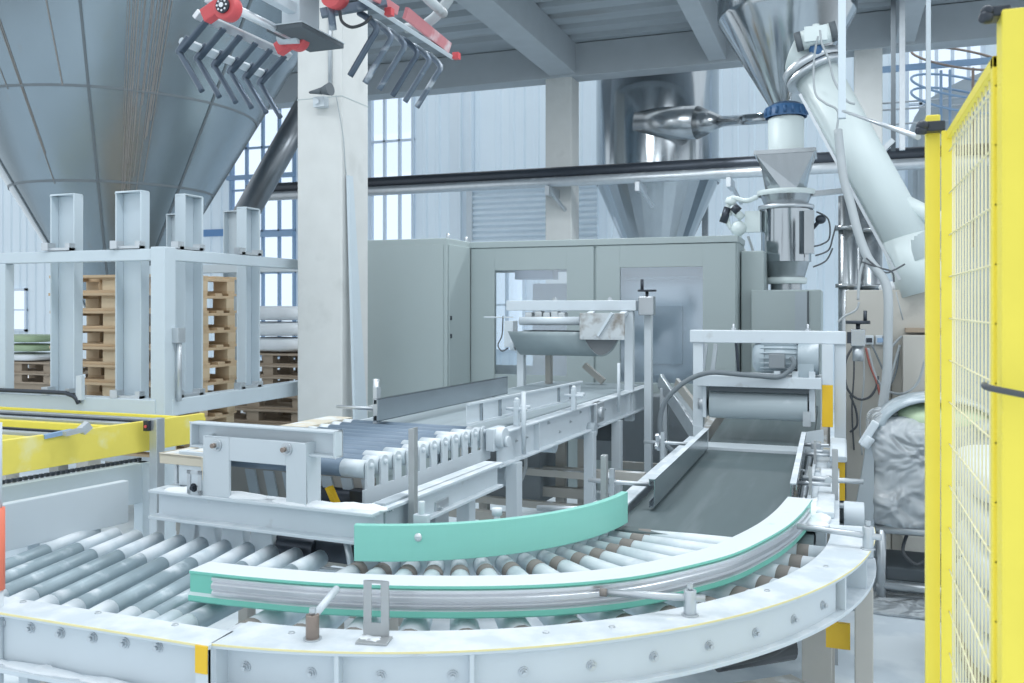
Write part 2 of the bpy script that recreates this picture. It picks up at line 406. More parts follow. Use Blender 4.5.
# wall pipes
yp = 12.75
a, b = PY(150, 193, yp), PY(835, 154.5, yp)
o = MB(); zt = PY(500, 176.5, yp).z
o.cyl((-9.5, yp, zt), (4.5, yp, zt), .095, seg=16); o = o.build('dark_pipe', 'dark_metal')
tag(o, 'dark upper pipe of the two running across the hall in front of the silver cyclone', 'pipe')
zt = PY(500, 185.5, yp).z
t = thing('pale_pipe', 'pale grey lower pipe of the two running across the hall', 'pipe', (-3, yp-.08, zt))
MB().cyl((-9.5, yp-.08, zt), (4.5, yp-.08, zt), .075, seg=16).build('pipe', 'galvanized', t)
for px in (551, 640, 730): 
    q = PY(px, 189, yp); MB().box((q.x-.03, yp-.2, zt-.2), (q.x+.03, 13.1, zt-.07)).bar((q.x, yp-.15, zt-.1), (q.x+.12, 13.1, zt-.38), .04, .04).build('bracket', 'galvanized', t)

# big silver cyclone filter
cc = PY(657, 150, 14.6); CX, CY = cc.x, cc.y
dC = (-_s*CX + _c*CY); S = dC/FOC
def zc(py): return HC - (py-HY)*S
t = thing('cyclone_filter', 'large shiny silver cyclone drum with cone behind the long control cabinet', 'cyclone', (CX, CY, 0))
R = 60.5*S
MB().lathe([(R, zc(181)), (R, zc(-10))], (CX, CY, 0), 48).build('drum', 'stainless', t)
MB().lathe([(R*1.02, zc(181)), (R*1.02, zc(184)), (R*1.0, zc(185))], (CX, CY, 0), 48).build('rim', 'stainless', t)
MB().lathe([(R*.99, zc(184)), (R*.50, zc(252)), (R*.22, zc(290))], (CX, CY, 0), 30, facet=True).build('cone', 'stainless', t)
MB().cyl((CX, CY, zc(330)), (CX, CY, zc(288)), R*.22, seg=20).build('outlet_pipe', 'stainless', t)
lg = MB()
for ang in (50, 130):
    x, y = CX+R*1.05*math.cos(math.radians(ang)), CY+R*1.05*math.sin(math.radians(ang))
    MB().box((x-.05, y-.05, 0), (x+.05, y+.05, zc(150))).build('leg', 'stainless_dusty', t)
# reducer duct from the cyclone to the hopper collar
q0, q1, q2, q3 = PD(640, 124, dC-R+.30), PD(698, 122.5, dC-R-.25), PD(721, 121.5, dC-R-.45), PD(776, 117.5, 9.1)
t = thing('reducer_duct', 'stainless tapered duct linking the silver cyclone to the blue-collared cone', 'duct', q0)
MB().cyl(q0, q1, .25, seg=32).build('wide_pipe', 'stainless_dusty', t)
MB().cyl(q1, q2, .25, .085, seg=32).build('taper', 'stainless_dusty', t)
MB().cyl(q2, q3, .080, .055, seg=20).build('narrow_pipe', 'stainless', t)
MB().cyl(q2, q2 + (q3-q2).normalized()*.05, .085, seg=20).build('flange', 'stainless_dusty', t)

# hopper + dosing vessel column, right
hc = PY(786, 110, 8.95); HX, HYY = hc.x, hc.y
dH = (-_s*HX + _c*HYY); S = dH/FOC
def zh(py): return HC - (py-HY)*S
def L(r): return [(a*S, zh(b)) for a, b in r]
t = thing('dosing_hopper', 'shiny steel cone hopper with blue collar above a dusty dosing vessel', 'hopper', (HX, HYY, 0))
c = (HX, HYY, 0)
MB().lathe(L([(16, 106), (66, 20), (67, 16), (67, -24)]), c, 40).build('cone', 'stainless', t)
fl = MB(); fl.lathe(L([(20, 118), (20, 108), (16, 106)]), c, 32)
for i in range(16):
    a = 2*PI*i/16; p = V((HX+20*S*math.cos(a), HYY+20*S*math.sin(a), zh(116))); fl.cyl(p, p+V((0, 0, 7*S)), .014, seg=8)
fl.build('flange', 'flange_blue', t)
MB().lathe(L([(17, 157), (17.5, 119), (14, 117)]), c, 32).build('sleeve', 'tube_paint', t)
MB().box((HX-29*S, HYY-25*S, zh(157)), (HX+29*S, HYY+25*S, zh(153))).build('square_plate', 'stainless_dusty', t)
tb = MB()
top = [(-27, -23), (27, -23), (27, 23), (-27, 23)]
vs = [(HX+x*S, HYY+y*S, zh(157)) for x, y in top]; n = 16
for i in range(n):
    a = 2*PI*(i+.5)/n - PI*.75; vs.append((HX+20*S*math.cos(a), HYY+20*S*math.sin(a), zh(190)))
fs = []
for q in range(4):
    fs.append((q, 4+(q*4+3) % n, (q+1) % 4)); 
    for j in range(4): fs.append((q, 4+(q*4+j-1) % n, 4+(q*4+j) % n))
tb.add(vs, fs); tb.build('transition', 'stainless', t)
MB().lathe(L([(27, 196), (28, 194), (28, 191), (20, 190)]), c, 32).build('clamp_ring', 'tube_paint', t)
MB().lathe(L([(20, 207), (25, 195)]), c, 32).build('neck', 'stainless_dusty', t)
MB().lathe(L([(26, 210), (27, 209), (27, 206), (18, 205)]), c, 32).build('clamp_ring', 'galvanized', t)
MB().lathe(L([(24, 262), (24, 210)]), c, 36).build('vessel', 'stainless', t)
MB().lathe(L([(17, 280), (22, 263), (24, 261.5)]), c, 32).build('lower_cone', 'stainless_dusty', t)
MB().lathe(L([(19, 284), (20, 283), (20, 278), (15, 277)]), c, 32).build('clamp_ring', 'tube_paint', t)
MB().lathe(L([(15, 292), (15, 283)]), c, 32).build('outlet', 'stainless_dusty', t)
dr = MB(); dr.box((HX+18*S, HYY-22*S, zh(255)), (HX+27*S, HYY-8*S, zh(213))); dr.build('inspection_door', 'stainless_dusty', t)
kb = MB(); kb.sphere((HX+33*S, HYY-16*S, zh(222)), 5*S, sc=(1, 1, .9)).cyl((HX+26*S, HYY-15*S, zh(230)), (HX+33*S, HYY-16*S, zh(222)), 2*S); kb.build('sensor_head', 'dark_metal', t)
# valve cluster on the left
vb = MB(); vb.box((HX-39*S, HYY-12*S, zh(232)), (HX-24*S, HYY-4*S, zh(211))); vb.build('valve_box', 'tube_paint', t)
MB().sphere((HX-45*S, HYY-12*S, zh(228)), 8*S).build('valve_ball', 'tube_paint', t)
vp = MB(); vp.tube([(HX-52*S, HYY-12*S, zh(228)), (HX-56*S, HYY-12*S, zh(220)), (HX-55*S, HYY-12*S, zh(204)), (HX-51*S, HYY-12*S, zh(197)), (HX-38*S, HYY-14*S, zh(201)), (HX-27*S, HYY-10*S, zh(197))], 2.4*S)
vp.cyl((HX-52*S, HYY-14*S, zh(207)), (HX-41*S, HYY-14*S, zh(218)), 4*S).cyl((HX-62*S, HYY-14*S, zh(216)), (HX-52*S, HYY-14*S, zh(212)), 3*S).cyl((HX-57*S, HYY-14*S, zh(199)), (HX-48*S, HYY-14*S, zh(203)), 3.4*S)
vp.build('valve_pipes', 'tube_paint', t)
MB().cyl((HX-60*S, HYY-15*S, zh(222)), (HX-55*S, HYY-15*S, zh(207)), 4*S).cyl((HX-50*S, HYY-18*S, zh(212)), (HX-44*S, HYY-18*S, zh(206)), 4*S).build('valve_body', 'dark_metal', t)
MB().tube([(HX-44*S, HYY-12*S, zh(236)), (HX-42*S, HYY-12*S, zh(247)), (HX-33*S, HYY-14*S, zh(262)), (HX-29*S, HYY-16*S, zh(276)), (HX-30*S, HYY-16*S, zh(290))], 2.2*S).build('hose', 'tube_paint', t)
MB().tube([(HX-36*S, HYY-10*S, zh(236)), (HX-31*S, HYY-10*S, zh(252)), (HX-28*S, HYY-10*S, zh(275))], 1.2*S).build('hose', 'cable', t)
for pts in ([(29, 214), (40, 222), (41, 240), (34, 246), (26, 248)], [(28, 257), (40, 252), (44, 240), (47, 228)], [(26, 268), (38, 262), (44, 250)]):
    MB().tube([(HX+a*S, HYY-14*S, zh(b)) for a, b in pts], .8*S, 6).build('cable', 'dark_cable', t)
MB().bar((HX+25*S, HYY, zh(195)), (HX+60*S, HYY, zh(193)), .06, .05).build('side_arm', 'stainless_dusty', t)

# boxes under the dosing vessel
y0 = 8.25
def ybox(px0, px1, py0, py1, y, dep, z0=None):
    a = PY(px0, py0, y); b = PY(px1, py1, y)
    return (a.x, y, b.z if z0 is None else z0), (b.x, y+dep, a.z)
t = thing('machine_base', 'pale green-grey steel box cabinet carrying the dosing vessel', 'cabinet', (PY(785, 300, y0).x, y0, 0))
a, b = ybox(751, 821, 290, 340, 8.35, 1.1, 0); MB().box(a, b).build('body', 'cabinet_paint', t, .01)
a, b = ybox(741, 764, 251, 340, 8.45, .5, 0); MB().box(a, b).build('side_box', 'cabinet_paint', t, .01)
a, b = ybox(807.5, 808.8, 291, 340, 8.34, .02, 0); MB().box(a, b).build('door_gap', 'dark_recess', t)
a, b = ybox(795, 807, 292, 340, 8.338, .02, 0); MB().box(a, b).build('side_door', 'wing_grey', t)

# control cabinets ------------------------------------------------------------------------
yF = 8.2; ztop = PY(600, 240, yF).z
xL, xR = PY(470, 300, yF).x, PY(737, 300, yF).x
W1 = (PY(495, 300, yF).x, PY(567, 300, yF).x, PY(530, 375, yF).z, PY(530, 270, yF).z)
W2 = (PY(620, 300, yF).x, PY(703, 300, yF).x, PY(660, 383, yF).z, PY(660, 267, yF).z)
xm = PY(595, 300, yF).x
t = thing('windowed_cabinet', 'long grey-green control cabinet with two glass windows below the silver cyclone', 'cabinet', ((xL+xR)/2, yF, 0))
b = MB(); th = .04; dp = .62
b.box((xL, yF+.02, ztop-th), (xR, yF+dp, ztop)).box((xL, yF+.02, 0), (xL+th, yF+dp, ztop)).box((xR-th, yF+.02, 0), (xR, yF+dp, ztop)).box((xL, yF+.02, .0), (xR, yF+dp, .12))
b.box((xm-.02, yF+.02, 0), (xm+.02, yF+dp, ztop)); 
# back of the left bay: frame with a clear opening that looks through to the wall window
b.box((xL, yF+dp-.03, .1), (xm, yF+dp, W1[2]+.05)).box((xL, yF+dp-.03, W1[3]), (xm, yF+dp, ztop)).box((W1[1]-.12, yF+dp-.03, .1), (xm, yF+dp, ztop)).box((xL, yF+dp-.03, .1), (W1[0]-.28, yF+dp, ztop))
b.build('body', 'cabinet_paint', t, .006)
for (xa, xb, w) in ((xL, xm, W1), (xm, xR, W2)):
    d = MB(); g = .012; F = (xa+g, xb-g, .1, ztop-.055); y = (yF-.004, yF+.03)
    d.box((F[0], y[0], F[2]), (w[0], y[1], F[3])).box((w[1], y[0], F[2]), (F[1], y[1], F[3])).box((w[0], y[0], w[3]), (w[1], y[1], F[3])).box((w[0], y[0], F[2]), (w[1], y[1], w[2]))
    dd = d.build('door', 'cabinet_paint', t, .003)
    MB().box((w[0]-.01, yF+.012, w[2]-.01), (w[1]+.01, yF+.018, w[3]+.01)).build('window_glass', 'cabinet_glass', dd)
MB().box((xL-.01, yF-.02, ztop-.05), (xR+.01, yF+dp, ztop+.01)).build('top_cap', 'cabinet_paint', t, .005)
eq = MB(); eq.box((W1[0]+.24, yF+.45, .4), (W1[1]+.08, yF+.50, 1.98)); eq.build('inner_panel', 'wing_grey', t)
eq = MB(); eq.box((W1[0]+.1, yF+.3, 2.02), (W1[0]+.5, yF+.5, 2.16)); eq.build('inner_bundle', 'blue_frame', t)
MB().box((xm+.03, yF+.24, .12), (xR-.05, yF+.27, ztop-.05)).build('inner_wall', 'cabinet_inside', t)
eq = MB(); eq.box((W2[0]+.25, yF+.20, 1.2), (W2[0]+.55, yF+.24, 1.75)); eq.build('inner_equipment', 'wing_grey', t)
MB().box((W2[0]+.02, yF+.16, 2.0), (W2[1]-.02, yF+.24, 2.03)).build('inner_rail', 'wing_grey', t)
yA = 7.64; xa, xb = PY(366, 300, yA).x - .35, PY(447, 300, yA).x
t = thing('plain_cabinet', 'plain grey-green steel cabinet without windows right of the concrete column', 'cabinet', ((xa+xb)/2, yA, 0))
MB().box((xa, yA, 0), (xb, yF+.5, 2.39)).build('body', 'cabinet_paint', t, .008)
MB().box((xa, yA-.012, .12), (xb-.035, yA-.001, 2.33)).build('front_panel', 'cabinet_paint', t, .003)
MB().box((xb+.001, yA+.03, .12), (xb+.012, yF-.03, 2.33)).build('side_panel', 'cabinet_paint', t, .003)
for py in (318, 336): 
    q = PX(449.5, py, xb); MB().box((xb+.012, q.y-.012, q.z-.02), (xb+.022, q.y+.012, q.z+.02)).build('lock', 'dark_metal', t)
for px in (449, 467): 
    q = PX(px, 236, xb-.03); MB().cyl((xb-.04, min(q.y, yF+.3), 2.38), (xb-.04, min(q.y, yF+.3), 2.44), .018, seg=10).build('lifting_eye', 'galvanized', t)

# storage tank, hooped ladder and railing, far right
q = PY(955, 118, 15.4)
t = thing('far_tank', 'blue-grey ribbed domed tank in front of the bright right window', 'tank', (q.x+.9, 15.2, 0))
pr = []
for i in range(13): pr.append((-.15+1.35*math.sin(PI/2*i/12) if i else .0, 0))
tk = MB(); prof = [(-.62, 0)] + [(-.62 + 2.4*(1-math.cos(PI/2*i/10)), 4.55+.95*math.sin(PI/2*i/10)) for i in range(11)] + [(1.8, 0)]
tk.prism([(q.x+a, z) for a, z in prof], 1, 15.2, 16.2); tk.build('shell', 'wing_grey', t)
for i in range(8):
    x = q.x-.55+i*.2; MB().box((x, 15.17, 2.5), (x+.03, 15.2, 4.5+.05*i)).build('rib', 'wing_grey', t)
t = thing('ladder_cage', 'thin hooped ladder cage against the bright upper right window', 'ladder', (PY(950, 80, 14.6).x, 14.6, 3.2))
for k_, (cy, col) in enumerate(((58, 'brass'), (86, 'blue_frame'), (100, 'blue_frame'))):
    c0 = PY(957, cy, 14.6); MB().tube([c0+V((.62*math.cos(a*PI/8), .35*math.sin(a*PI/8), .28*math.sin(a*PI/8-.6))) for a in range(17)], .018, 6, 2).build('hoop', col, t)
for px in (941, 973, 950):
    a = PY(px, 50, 14.4); MB().cyl((a.x, a.y, 2.6), (a.x, a.y, 5.2), .02, seg=8).build('upright', 'blue_frame' if px != 973 else 'brass', t)
MB().box((PY(880, 60, 14.5).x, 14.48, PY(930, 66, 14.5).z-.04), (PY(1010, 60, 14.5).x, 14.53, PY(930, 66, 14.5).z+.05)).build('rail', 'blue_frame', t)
for py in (100, 107, 122): MB().cyl((PY(880, 60, 14.5).x, 14.5, PY(930, py, 14.5).z), (PY(1000, 60, 14.5).x, 14.5, PY(930, py, 14.5).z), .015, seg=8).build('rail', 'galvanized', t)
# hanging steel struts near the right column
for i, (px, y, py0, py1, w, lab) in enumerate(((899.5, 11.2, -40, 150, .06, 'thin dark steel hanger rod pair dropping from the deck beside the right column'), (842, 6.4, -30, 118, .05, 'white square post hanging down beside the thick white tube'), (928.5, 6.55, -60, 126, .03, 'slim pale grey pole rising above the far yellow fence post'))):
    a = PY(px, py0, y); b = PY(px, py1, y)
    t = thing(('hanger_strut', 'hanging_post', 'slim_pole')[i], lab, ('strut', 'post', 'pole')[i], (a.x, y, b.z))
    if i == 0:
        MB().box((a.x-.09, y, b.z), (a.x-.04, y+.05, 5.7)).build('strut', 'dark_recess', t); MB().box((a.x+.0, y, b.z), (a.x+.06, y+.05, 5.7)).build('strut', 'galvanized', t)
        MB().bar((a.x-.06, y, b.z+.12), (a.x-.5, y+.1, b.z-.3), .06, .06).build('brace', 'galvanized', t)
    else:
        MB().box((a.x-w/2, y, b.z if i == 1 else 0), (a.x+w/2, y+w, a.z)).build('tube', 'cage_paint' if i == 1 else 'wing_grey', t, .004)
        MB().box((a.x-w*.8, y-.01, a.z-.01), (a.x+w*.8, y+w+.01, a.z+.02)).build('end_plate', 'galvanized', t)

# inclined tube conveyor (thick white tube)
e0, e1 = PY(814, 70, 7.15), PY(919, 262, 7.0)
ax = (e1-e0).normalized()
t = thing('tube_conveyor', 'thick white inclined tube conveyor with blue actuator valve at its top', 'tube conveyor', (e1.x, e1.y, 1.9))
MB().cyl(e0, e1, .165, seg=36).build('tube', 'tube_paint', t)
MB().cyl(e0 - ax*.06, e0 + ax*.0, .225, seg=36).cyl(e0+ax*.01, e0+ax*.05, .225, seg=36).build('flange', 'galvanized', t)
el = [e0 - ax*.05, e0 - ax*.13 + V((-.01, 0, 0)), e0 - ax*.20 + V((-.06, 0, -.02))]
MB().tube(el, .15, 28, 4).build('elbow', 'tube_paint', t)
am = PY(816, 38, 6.95)
act = MB(); act.cyl(am + V((-.10, 0, -.01)), am + V((.10, 0, .03)), .07, seg=20); act.box(am + V((-.08, -.075, -.04)), am + V((.08, .02, .07)))
ao = act.build('actuator', 'tube_paint', t)
MB().cyl(am + V((-.145, 0, -.02)), am + V((-.10, 0, -.01)), .072, seg=20).cyl(am + V((.10, 0, .03)), am + V((.145, 0, .04)), .072, seg=20).build('end_cap', 'dark_recess', ao)
MB().cyl(am + V((.0, 0, -.05)), am + V((.0, .06, -.17)), .05, seg=12).build('valve_neck', 'flange_blue', t)
MB().cyl(am + V((0, 0, .05)), am + V((0, 0, .10)), .025, seg=12).build('cap_knob', 'tube_paint', ao)
br = e0.lerp(e1, .70)
MB().cyl(br + V((.05, -.05, .02)), br + V((.42, -.10, -.2)), .062, seg=20).build('branch_pipe', 'tube_paint', t)
MB().bar(e0 + ax*.08 + V((-.13, -.1, -.13)), e1 + V((-.13, -.1, -.13)), .03, .02).build('underside_rail', 'galvanized', t)
MB().cyl(e1 - ax*.2, e1 + V((.03, 0, -.22)), .168, .172, seg=32).build('end_spout', 'tube_paint', t)
def wires(t, lst):
    for pts, r, m in lst: MB().tube([PY(*p) for p in pts], r, 6).build('cable', m, t)
wires(t, [([(818, 36, 6.8), (814, 60, 6.85), (815, 92, 6.85), (825, 103, 6.8), (838, 112, 6.8), (836, 140, 6.8), (842, 172, 6.7)], .008, 'cable'),
          ([(820, 30, 6.8), (822, 44, 6.8), (829, 60, 6.8), (834, 80, 6.8), (846, 100, 6.75), (855, 104, 6.75)], .008, 'cable')])
t = thing('corrugated_hose', 'thick pale flexible hose hanging in a curve before the white tube conveyor', 'hose', PY(886, 300, 6.5))
MB().tube([PY(*p) for p in [(838, 130, 6.7), (843, 175, 6.65), (851, 205, 6.6), (858, 232, 6.55), (868, 258, 6.5), (883, 278, 6.45), (888, 296, 6.42), (888, 330, 6.4), (887, 372, 6.4), (882, 410, 6.4)]], .030, 12).build('hose', 'cable', t)
wires(t, [([(866, 254, 6.5), (860, 275, 6.48), (858, 300, 6.46)], .009, 'cable'), ([(862, 262, 6.45), (880, 268, 6.45), (892, 272, 6.45), (894, 282, 6.45)], .006, 'dark_cable'), ([(866, 258, 6.45), (884, 272, 6.45), (894, 270, 6.45), (905, 264, 6.45)], .006, 'dark_cable')])
# stainless vertical pipes behind the tube
for i, (px, r, y, py0, py1, lab) in enumerate(((848, .075, 7.7, 196, 300, 'slim stainless stand pipe left of the white tube conveyor'), (866, .125, 8.0, 200, 300, 'wider stainless pipe below the white tube conveyor'))):
    a, b = PY(px, py0, y), PY(px, py1, y)
    t = thing('stand_pipe', lab, 'pipe', (a.x, y, 0))
    MB().cyl((a.x, y, 0), (a.x, y, a.z), r, seg=20).build('pipe', 'stainless_dusty', t); MB().cyl((a.x, y, a.z-.28), (a.x, y, a.z-.24), r*1.3, seg=20).cyl((a.x, y, b.z+.1), (a.x, y, b.z+.13), r*1.3, seg=20).build('flange', 'stainless_dusty', t)

# beige machine housing behind the wrapped machine
yB = 6.9
xa, xb, xc = PY(846, 300, yB).x, PY(891, 300, yB).x, PY(960, 300, yB).x
zb = PY(870, 290, yB).z
t = thing('beige_housing', 'tall beige panelled machine housing with sockets and dangling cables on its front', 'machine housing', ((xa+xc)/2, yB, 0))
MB().box((xa, yB, 0), (xb, yB+.7, zb)).build('left_panel', 'beige_paint', t, .006)
MB().box((xb+.004, yB+.02, 0), (xc, yB+.7, zb)).build('right_panel', 'beige_paint', t, .006)
q = PY(903, 335, yB-.12); MB().box((q.x, yB-.10, 0), (xc-.05, yB+.02, q.z)).build('lower_box', 'beige_paint', t, .006)
q = PY(906, 331, yB-.12); MB().box((q.x, yB-.08, q.z-.01), (q.x+.25, yB+.02, q.z+.02)).build('slot', 'wood_grey', t)
for px in (869, 880, 886):
    q = PY(px, 339.5, yB); s_ = MB().box((q.x-.03, yB-.03, q.z-.035), (q.x+.03, yB, q.z+.03)).build('socket', 'white_paint_clean', t, .004)
    MB().box((q.x-.02, yB-.036, q.z-.02), (q.x+.02, yB-.03, q.z+.012)).build('socket_face', 'dark_metal' if px == 869 else 'blue_frame', s_)
yc_ = yB-.05
wires(t, [([(853, 330, yc_), (854, 370, yc_), (852, 410, yc_), (854, 450, yc_)], .006, 'dark_cable'), ([(863, 345, yc_), (864, 380, yc_), (860, 420, yc_), (862, 455, yc_)], .006, 'cable'), ([(872, 345, yc_), (884, 372, yc_), (889, 385, yc_), (896, 372, yc_), (899, 350, yc_)], .007, 'hose_dark'), ([(858, 340, yc_), (846, 360, yc_), (846, 385, yc_), (856, 398, yc_), (868, 398, yc_), (876, 388, yc_), (878, 376, yc_)], .009, 'dark_cable'),
          ([(850, 395, yc_), (856, 410, yc_), (857, 425, yc_), (850, 432, yc_)], .008, 'dark_cable'),
          ([(866, 348, yc_), (870, 365, yc_), (876, 380, yc_), (880, 395, yc_)], .009, 'red_cable'), ([(868, 348, yc_), (873, 368, yc_), (879, 382, yc_), (890, 392, yc_), (905, 393, yc_-.15), (918, 382, yc_-.15), (925, 360, yc_-.15)], .009, 'cable'),
          ([(900, 345, yc_), (893, 370, yc_), (888, 395, yc_), (886, 412, yc_)], .010, 'cable'), ([(902, 336, yc_), (895, 343, yc_), (884, 356, yc_)], .009, 'cable'),
          ([(859, 302, yc_), (856, 310, yc_), (845, 316, yc_), (838, 322, yc_)], .008, 'cable'), ([(896, 292, yc_), (903, 320, yc_)], .004, 'cable')])
# rag and small clutter on top of the housing
q = PY(896, 290, yB+.1); o = MB().sphere((q.x, yB+.15, zb+.02), .09, sc=(1.3, .8, .5)).box((q.x-.1, yB+.1, zb), (q.x+.11, yB+.2, zb+.02)).build('dust_rag', 'paper_sack'); tag(o, 'small pale rag lying on top of the beige housing', 'rag')
# ================================================================ PALLETS AND PALLET MAGAZINE
from mathutils import noise as mnoise
def blob(mb, c, sx, sy, sz, e=.35, amp=.02, fr=4.0, seg=24, ring=14, rz=0.0, seed=0.0):
    c = V(c); vs = []; fs = []
    def pw(v, e): return math.copysign(abs(v)**e, v)
    cr, sr = math.cos(rz), math.sin(rz)
    for j in range(ring+1):
        t = -PI/2 + PI*j/ring
        for i in range(seg):
            a = 2*PI*i/seg
            p = V((sx*pw(math.cos(t), e)*pw(math.cos(a), e), sy*pw(math.cos(t), e)*pw(math.sin(a), e), sz*pw(math.sin(t), e)))
            nn = mnoise.noise(p*fr + V((seed, seed*2, 0)))*amp + mnoise.noise(p*fr*2.7 + V((seed, 3, 0)))*amp*.5
            p = p + p.normalized()*nn
            vs.append(c + V((p.x*cr - p.y*sr, p.x*sr + p.y*cr, p.z)))
    for j in range(ring):
        for i in range(seg): fs.append((j*seg+i, j*seg+(i+1) % seg, (j+1)*seg+(i+1) % seg, (j+1)*seg+i))
    return mb.add(vs, fs, True)

def make_pallet(grey=False, sub=True):
    t = thing('wooden_pallet', 'x', 'pallet')
    ws = 'wood_grey' if grey else 'wood'; we = 'wood_grey' if grey else 'wood_end'
    for y in (-.38, -.20, 0, .20, .38): MB().box((-.6, y-.055 if abs(y) > .3 or y == 0 else y-.045, .122), (.6, y+.055 if abs(y) > .3 or y == 0 else y+.045, .144)).build('deck_board', ws, t, .002)
    for x in (-.5275, 0, .5275): MB().box((x-.0725, -.4, .10), (x+.0725, .4, .122)).build('stringer_board', ws, t, .002)
    for x in (-.5275, 0, .5275):
        for y in (-.35, 0, .35): MB().box((x-.0725, y-.05, .022), (x+.0725, y+.05, .10)).build('block', we, t, .002)
    for y in (-.35, 0, .35): MB().box((-.6, y-.05, 0), (.6, y+.05, .022)).build('bottom_board', ws, t, .002)
    return t
NORD = ['topmost', 'second', 'third', 'fourth', 'fifth', 'sixth', 'seventh', 'eighth', 'ninth', 'tenth']
pal0 = make_pallet()
NP = 10
for i in range(NP):
    p = pal0 if i == 0 else copy_tree(pal0)
    p.location = (-5.505 + random.uniform(-.012, .012), 6.0 + random.uniform(-.01, .01), 2.0 - .1442*(i+1)); p.rotation_euler = (0, 0, random.uniform(-.006, .006))
    tag(p, 'pale wooden pallet in the white pallet magazine, %s from the top of the stack' % NORD[i] if i else 'topmost pale wooden pallet of the stack in the white pallet magazine', 'pallet', 'pallets stacked in the magazine')

MC = PD(165, 248, 6.0); mx0, my0 = MC.x, MC.y
t = thing('pallet_magazine', 'white steel pallet magazine frame of upright channels around the pallet stack', 'pallet magazine', (mx0, my0, 0))
ztr = 2.14; zb0, zb1 = 1.0, 1.115
rx1 = -7.6; ry1 = 6.95
M_ = 'cage_paint'
MB().box((rx1, my0, ztr-.08), (mx0-.06, my0+.07, ztr)).build('top_rail', M_, t, .006)
MB().box((mx0-.07, my0+.07, ztr-.08), (mx0, ry1, ztr)).build('top_rail', M_, t, .006)
MB().box((rx1, my0-.02, zb0), (mx0-.07, my0+.09, zb1)).build('bottom_beam', M_, t, .006)
MB().box((mx0-.10, my0+.06, zb0), (mx0+.01, ry1, zb1)).build('bottom_beam', M_, t, .006)
MB().box((mx0-.115, my0-.01, .0), (mx0+.005, my0+.10, ztr+.012)).build('post', M_, t, .006)
MB().box((mx0-.10, ry1-.1, 0), (mx0, ry1, ztr)).build('post', M_, t, .006)
q = PY(5, 300, my0); MB().box((q.x-.12, my0, 0), (q.x+.0, my0+.08, ztr-.08)).build('post', M_, t, .006)
MB().box((mx0-.07-2.1, ry1-.07, ztr-.08), (mx0-.07, ry1, ztr)).build('top_rail', M_, t, .006)
def channel_u(axis, a0, a1, b, dep, z0, z1, name='guide_channel'):
    m = MB(); th = .012
    if axis == 'x':   # web faces -y at y=b ... flanges point away
        m.box((a0, b+dep-th, z0), (a1, b+dep, z1)).box((a0, b, z0), (a0+th, b+dep-th, z1)).box((a1-th, b, z0), (a1, b+dep-th, z1))
        m.box((a0, b, z1), (a1, b+dep, z1+th))
    else:
        m.box((b-dep, a0, z0), (b-dep+th, a1, z1)).box((b-dep+th, a0, z0), (b, a0+th, z1)).box((b-dep+th, a1-th, z0), (b, a1, z1))
        m.box((b-dep, a0, z1), (b, a1, z1+th))
    return m.build(name, M_, t, .004)
yb_ = my0+.12
for (p0, p1, top) in ((50, 74, 196), (115, 141, 193)):
    a = PY(p0, top, yb_); b_ = PY(p1, top, yb_); g = channel_u('x', a.x, b_.x, yb_, .08, 1.02, a.z)
xb_ = mx0-.16
for (p0, p1, top) in ((185, 203, 195), (246, 260, 208)):
    a = PX(p0, top, xb_); b_ = PX(p1, top, xb_); channel_u('y', a.y, b_.y, xb_, .09, 1.02, a.z)
for (p0, p1, top, y) in ((166, 178, 215, 7.0), (223, 240, 212, 7.0)):
    a = PY(p0, top, y); b_ = PY(p1, top, y); channel_u('x', a.x, b_.x, y, .08, 1.02, a.z)
# clamps holding the channels on the rails
cl = []
for px in (52, 121): 
    for zz in (ztr+.005, zb1):
        q = PY(px, 240, my0); m = MB(); m.box((q.x-.06, my0-.005, zz), (q.x+.16, my0+.06, zz+.018)).box((q.x-.08, my0-.02, zz), (q.x-.02, my0+.05, zz+.055)).box((q.x+.12, my0+.0, zz), (q.x+.16, my0+.05, zz+.05)); m.build('clamp', 'galvanized', t)
for px in (192, 252):
    for zz in (ztr+.005, zb1):
        q = PX(px, 240, mx0); m = MB(); m.box((mx0-.07, q.y-.12, zz), (mx0, q.y+.12, zz+.018)).box((mx0-.06, q.y-.14, zz), (mx0+.0, q.y-.08, zz+.05)).box((mx0-.06, q.y+.08, zz), (mx0, q.y+.14, zz+.045)); m.build('clamp', 'galvanized', t)
q = PY(81, 390, my0-.03); MB().box((q.x-.025, my0-.05, zb1-.02), (q.x+.025, my0-.02, zb1+.15)).build('upright_plate', 'white_paint', t)
q = PX(182, 350, mx0-.01); MB().cyl((mx0+.03, my0+.10, 1.1), (mx0+.03, my0+.10, 1.56), .018, seg=10).box((mx0+.005, my0+.06, 1.50), (mx0+.06, my0+.13, 1.60)).build('air_cylinder', 'galvanized', t)
MB().tube([(rx1, my0-.03, 1.13), (-5.4, my0-.04, 1.14), (-5.05, my0-.05, 1.13), (-4.98, my0-.04, 1.07)], .016, 6).build('cable_chain', 'dark_metal', t)
